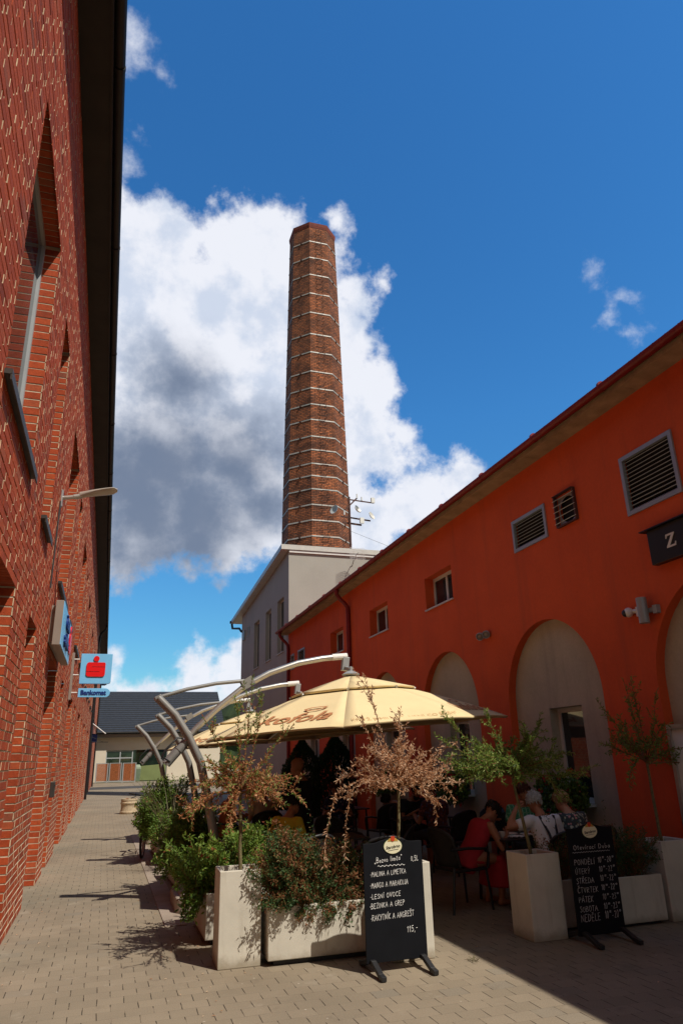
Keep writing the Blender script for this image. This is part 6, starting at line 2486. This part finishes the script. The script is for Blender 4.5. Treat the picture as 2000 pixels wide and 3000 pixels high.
M['hair_dark'] = mat('dark_brown_hair', (0.020, 0.012, 0.008), 0.6, var=0.3, vscale=60, bump=0.5)
M['hair_brown'] = mat('reddish_brown_hair', (0.12, 0.04, 0.02), 0.6, var=0.3, vscale=60, bump=0.5)
M['hair_white'] = mat('white_hair', (0.55, 0.53, 0.50), 0.7, var=0.2, vscale=60, bump=0.5)
M['hair_blond'] = mat('blond_hair', (0.38, 0.25, 0.11), 0.6, var=0.35, vscale=50, bump=0.5)


def straps(t, U, sh, inf):
    for sx in (-1, 1):
        s = MB()
        s.bar(U(sx * 0.10, -0.095, 1.01), U(sx * 0.055, -0.128, 0.80), 0.03, 0.006, (0, -1, 0))
        s.bar(U(sx * 0.055, -0.128, 0.80), U(sx * 0.03, -0.124, 0.56), 0.03, 0.006, (0, -1, 0))
        s.build('strap', M['cloth_dark'], t)


def claw(t, U, sh, inf):
    s = MB()
    s.sphere(t.location + Vector((0, 0, 0)) * 0 + (U(0, -0.05, 1.30) - t.location), (0.03, 0.018, 0.028), 10, 6)
    s.build('hair_clip', M['blackplastic'], t, smooth=True)


person('woman in a sleeveless red dress bending over her plate', (4.24, 8.36, 0), -80, M['skin_tan'], M['cloth_red'], M['cloth_red'], M['hair_dark'], lean=36, nod=34, hands=((-0.12, 0.52, 0.86), (0.16, 0.54, 0.80)), hairstyle='bun', dress=True)
person('smiling man in a green checked shirt facing the terrace', (5.62, 9.30, 0), 176, M['skin_tan'], M['cloth_check'], M['cloth_dark'], M['hair_brown'], lean=8, turn=35, hands=((-0.15, 0.42, 0.78), (0.17, 0.40, 0.78)))
person('white haired man in a white T-shirt with dark straps, hand raised', (4.98, 7.60, 0), 4, M['skin_tan'], M['cloth_white'], M['cloth_dark'], M['hair_white'], lean=18, turn=-20, hands=((-0.26, 0.28, 1.10), (0.16, 0.42, 0.79)), sleeve=0.6, extra=straps)
person('blonde woman with pinned up hair in a floral top', (5.50, 7.76, 0), 8, M['skin'], M['cloth_floral'], M['cloth_dark'], M['hair_blond'], lean=20, hairstyle='bun', k=0.95)
person('bearded man in a black T-shirt looking down at his food', (5.17, 12.25, 0), 188, M['skin_tan'], M['cloth_black'], M['cloth_dark'], M['hair_dark'], lean=20, nod=22, hands=((-0.10, 0.46, 0.80), (0.12, 0.44, 0.82)), beard=True, k=1.1)
person('person in a red and blue patterned shirt seen from behind', (5.14, 10.95, 0), 12, M['skin_tan'], M['cloth_pattern'], M['cloth_dark'], M['hair_brown'], lean=12, hands=((-0.18, 0.42, 0.79), (0.16, 0.44, 0.79)), k=1.08)
person('person in a pale lilac shirt stooping behind the bearded man', (5.62, 13.5, 0), 120, M['skin'], M['cloth_lilac'], M['cloth_dark'], M['hair_dark'], lean=48, nod=20, hands=((-0.12, 0.55, 0.60), (0.12, 0.55, 0.60)))
person('waiter dressed in black standing with his back turned', (2.66, 10.0, 0), 52, M['skin_tan'], M['cloth_black'], M['cloth_black'], M['skin_tan'], lean=3, stand=True, hands=((-0.12, 0.34, 1.18), (0.10, 0.30, 1.16)), hairstyle='bald', k=1.12)
person('person in a yellow T-shirt seated behind the brown tree', (2.18, 9.33, 0), -55, M['skin_tan'], M['cloth_yellow'], M['cloth_dark'], M['hair_dark'], lean=16)
person('woman with her hair up smiling beside the dark conifer', (5.15, 16.25, 0), 178, M['skin'], M['cloth_dark'], M['cloth_dark'], M['hair_brown'], lean=8, hairstyle='bun', k=0.92)
person('person in a navy patterned shirt leaning over the back table', (4.35, 13.72, 0), -150 + 300, M['skin_tan'], M['cloth_navy'], M['cloth_dark'], M['hair_brown'], lean=18, nod=10)
person('person in a beige shirt seen from behind at the back left', (2.72, 12.85, 0), 0, M['skin_tan'], M['cloth_beige'], M['cloth_dark'], M['hair_brown'], lean=6)
person('person in a rust orange shirt at the back left, side on', (2.1, 13.5, 0), -88, M['skin_tan'], M['cloth_rust'], M['cloth_dark'], M['hair_brown'], lean=10)

# ================================================================ bicycle and small things down the street
t = thing('bicycle', 'dark bicycle leaning against the planted trough with its handlebar toward the street', 'bicycle', (0.86, 15.6, 0))
bx, by = 0.86, 15.6


def wheel(y, x, turn):
    s = MB()
    n = 36
    rt = Matrix.Rotation(turn, 3, 'Z')
    pts = [Vector((x, y, 0.345)) + rt @ Vector((0, 0.325 * math.cos(2 * math.pi * i / n), 0.325 * math.sin(2 * math.pi * i / n))) for i in range(n + 1)]
    s.tube(pts, 0.024, 8, cap=False)
    w_ = s.build('wheel', M['blackplastic'], t, smooth=True)
    s = MB()
    pts = [Vector((x, y, 0.345)) + rt @ Vector((0, 0.298 * math.cos(2 * math.pi * i / n), 0.298 * math.sin(2 * math.pi * i / n))) for i in range(n + 1)]
    s.tube(pts, 0.010, 6, cap=False)
    s.build('rim', M['alu'], w_, smooth=True)
    s = MB()
    for i in range(16):
        a = 2 * math.pi * i / 16
        s.tube([(x, y, 0.345), Vector((x, y, 0.345)) + rt @ Vector((0, 0.295 * math.cos(a), 0.295 * math.sin(a)))], 0.0022, 4)
    s.tube([Vector((x - 0.04, y, 0.345)), Vector((x + 0.04, y, 0.345))], 0.02, 8)
    s.build('spokes', M['alu'], w_)


wheel(by - 0.52, 0.82, R_(-10))
wheel(by + 0.53, 0.90, 0)
s = MB()
bbk = (bx, by + 0.05, 0.30)
for a, b, r in (((0.84, by - 0.36, 0.86), bbk, 0.020), ((0.84, by - 0.38, 0.92), (0.88, by + 0.22, 0.80), 0.018), (bbk, (0.88, by + 0.25, 0.88), 0.016), (bbk, (0.90, by + 0.53, 0.345), 0.011), ((0.88, by + 0.22, 0.80), (0.90, by + 0.53, 0.345), 0.010), ((0.84, by - 0.40, 0.98), (0.82, by - 0.43, 0.70), 0.020)):
    s.tube([a, b], r, 8)
s.tube([(0.78, by - 0.43, 0.70), (0.775, by - 0.52, 0.345)], 0.013, 8)
s.tube([(0.86, by - 0.43, 0.70), (0.865, by - 0.52, 0.345)], 0.013, 8)
s.tube([(0.78, by - 0.43, 0.70), (0.86, by - 0.43, 0.70)], 0.014, 8)
s.build('frame', M['black'], t, smooth=True)
s = MB()
s.tube([(0.84, by - 0.40, 0.96), (0.84, by - 0.42, 1.08)], 0.016, 8)
s.tube([(0.53, by - 0.30, 1.15), (0.64, by - 0.38, 1.13), (0.84, by - 0.43, 1.09), (1.04, by - 0.42, 1.12), (1.15, by - 0.36, 1.14)], 0.013, 8)
hb = s.build('handlebar', M['black'], t, smooth=True)
s = MB()
s.tube([(0.52, by - 0.29, 1.152), (0.63, by - 0.373, 1.132)], 0.020, 10)
s.build('grip', M['blackplastic'], hb)
s = MB()
s.tube([(0.67, by - 0.39, 1.12), (0.62, by - 0.46, 1.09), (0.55, by - 0.44, 1.07)], 0.008, 6)
s.build('brake_lever', M['blackplastic'], hb)
s = MB()
s.sphere((0.885, by + 0.27, 0.93), (0.075, 0.13, 0.035), 14, 8)
s.build('saddle', M['blackplastic'], t, smooth=True)

t = thing('round_planter', 'round ribbed beige concrete planter standing alone in the lane', 'planter', (0.97, 28.1, 0))
s = MB()
s.lathe([(0.285, 0.0), (0.305, 0.02), (0.305, 0.075), (0.285, 0.085), (0.275, 0.20), (0.283, 0.325), (0.30, 0.34), (0.30, 0.375), (0.28, 0.385), (0.28, 0.44), (0.292, 0.45), (0.292, 0.50), (0.255, 0.50), (0.25, 0.44)], (0.97, 28.1, 0), 36)
s.build('shell', mat('rough_beige_concrete', (0.50, 0.40, 0.27), 0.95, var=0.25, vscale=14, bump=1.0, bscale=50), t, smooth=True)
s = MB()
s.lathe([(0.0, 0.0), (0.25, 0.0), (0.25, 0.005)], (0.97, 28.1, 0.445), 24)
s.build('soil', M['soil'], t)
s = MB()
random.seed(91)
for i in range(40):
    leaf(s, Vector((0.88 + random.uniform(-.03, .03), 28.05, 0.46)), rvec() + Vector((0, 0, 1.0)), rvec(), 0.09, 0.02, random.random())
s.build('seedling', M['leaf_dry'], t)


def slat_screen(label, x0, x1, y, h, nsl, yellow=False):
    t = thing('slat_screen', label, 'screen', ((x0 + x1) / 2, y, 0), 'slatted bin screens')
    for x in (x0, x1):
        s = MB()
        s.box(x - 0.05, x + 0.05, y - 0.05, y + 0.05, 0, h)
        s.build('post', M['greypaint'], t)
    s = MB()
    s.box(x0 + 0.05, x1 - 0.05, y - 0.03, y + 0.03, h - 0.06, h)
    s.box(x0 + 0.05, x1 - 0.05, y - 0.03, y + 0.03, 0.08, 0.14)
    s.build('rails', M['greypaint'], t)
    s = MB()
    for i in range(nsl):
        z = 0.16 + (h - 0.24) * (i + 0.5) / nsl
        s.box(x0 + 0.05, x1 - 0.05, y - 0.015, y + 0.012, z - (h - 0.24) / nsl * 0.42, z + (h - 0.24) / nsl * 0.42)
    s.build('slats', M['woodorange'], t)


slat_screen('orange slatted bin screen against the end of the brick wall', -0.66, 0.36, 73.0, 1.76, 15)
slat_screen('darker orange slatted screen set back between its two neighbours', 0.55, 1.60, 74.6, 1.76, 15)
slat_screen('orange slatted screen standing forward beside the green shop window', 1.70, 2.82, 71.2, 1.74, 15)
t = thing('bin', 'grey green rounded bin half hidden behind the forward slatted screen', 'bin', (3.0, 72.0, 0))
s = MB()
s.loft([[(3.0 + a * rx, 72.0 + b_ * rx, z) for a, b_ in ((-1, -1), (1, -1), (1, 1), (-1, 1))] for z, rx in ((0.08, 0.26), (1.1, 0.32))])
s.build('body', mat('grey_green_plastic', (0.15, 0.20, 0.13), 0.5), t, bevel=0.03)
s = MB()
s.loft([[(3.0 + a * rx, 72.0 + b_ * rx, z) for a, b_ in ((-1, -1), (1, -1), (1, 1), (-1, 1))] for z, rx in ((1.105, 0.34), (1.3, 0.32), (1.55, 0.2))])
s.build('lid', mat('pale_green_plastic', (0.24, 0.30, 0.20), 0.5), t, bevel=0.03)
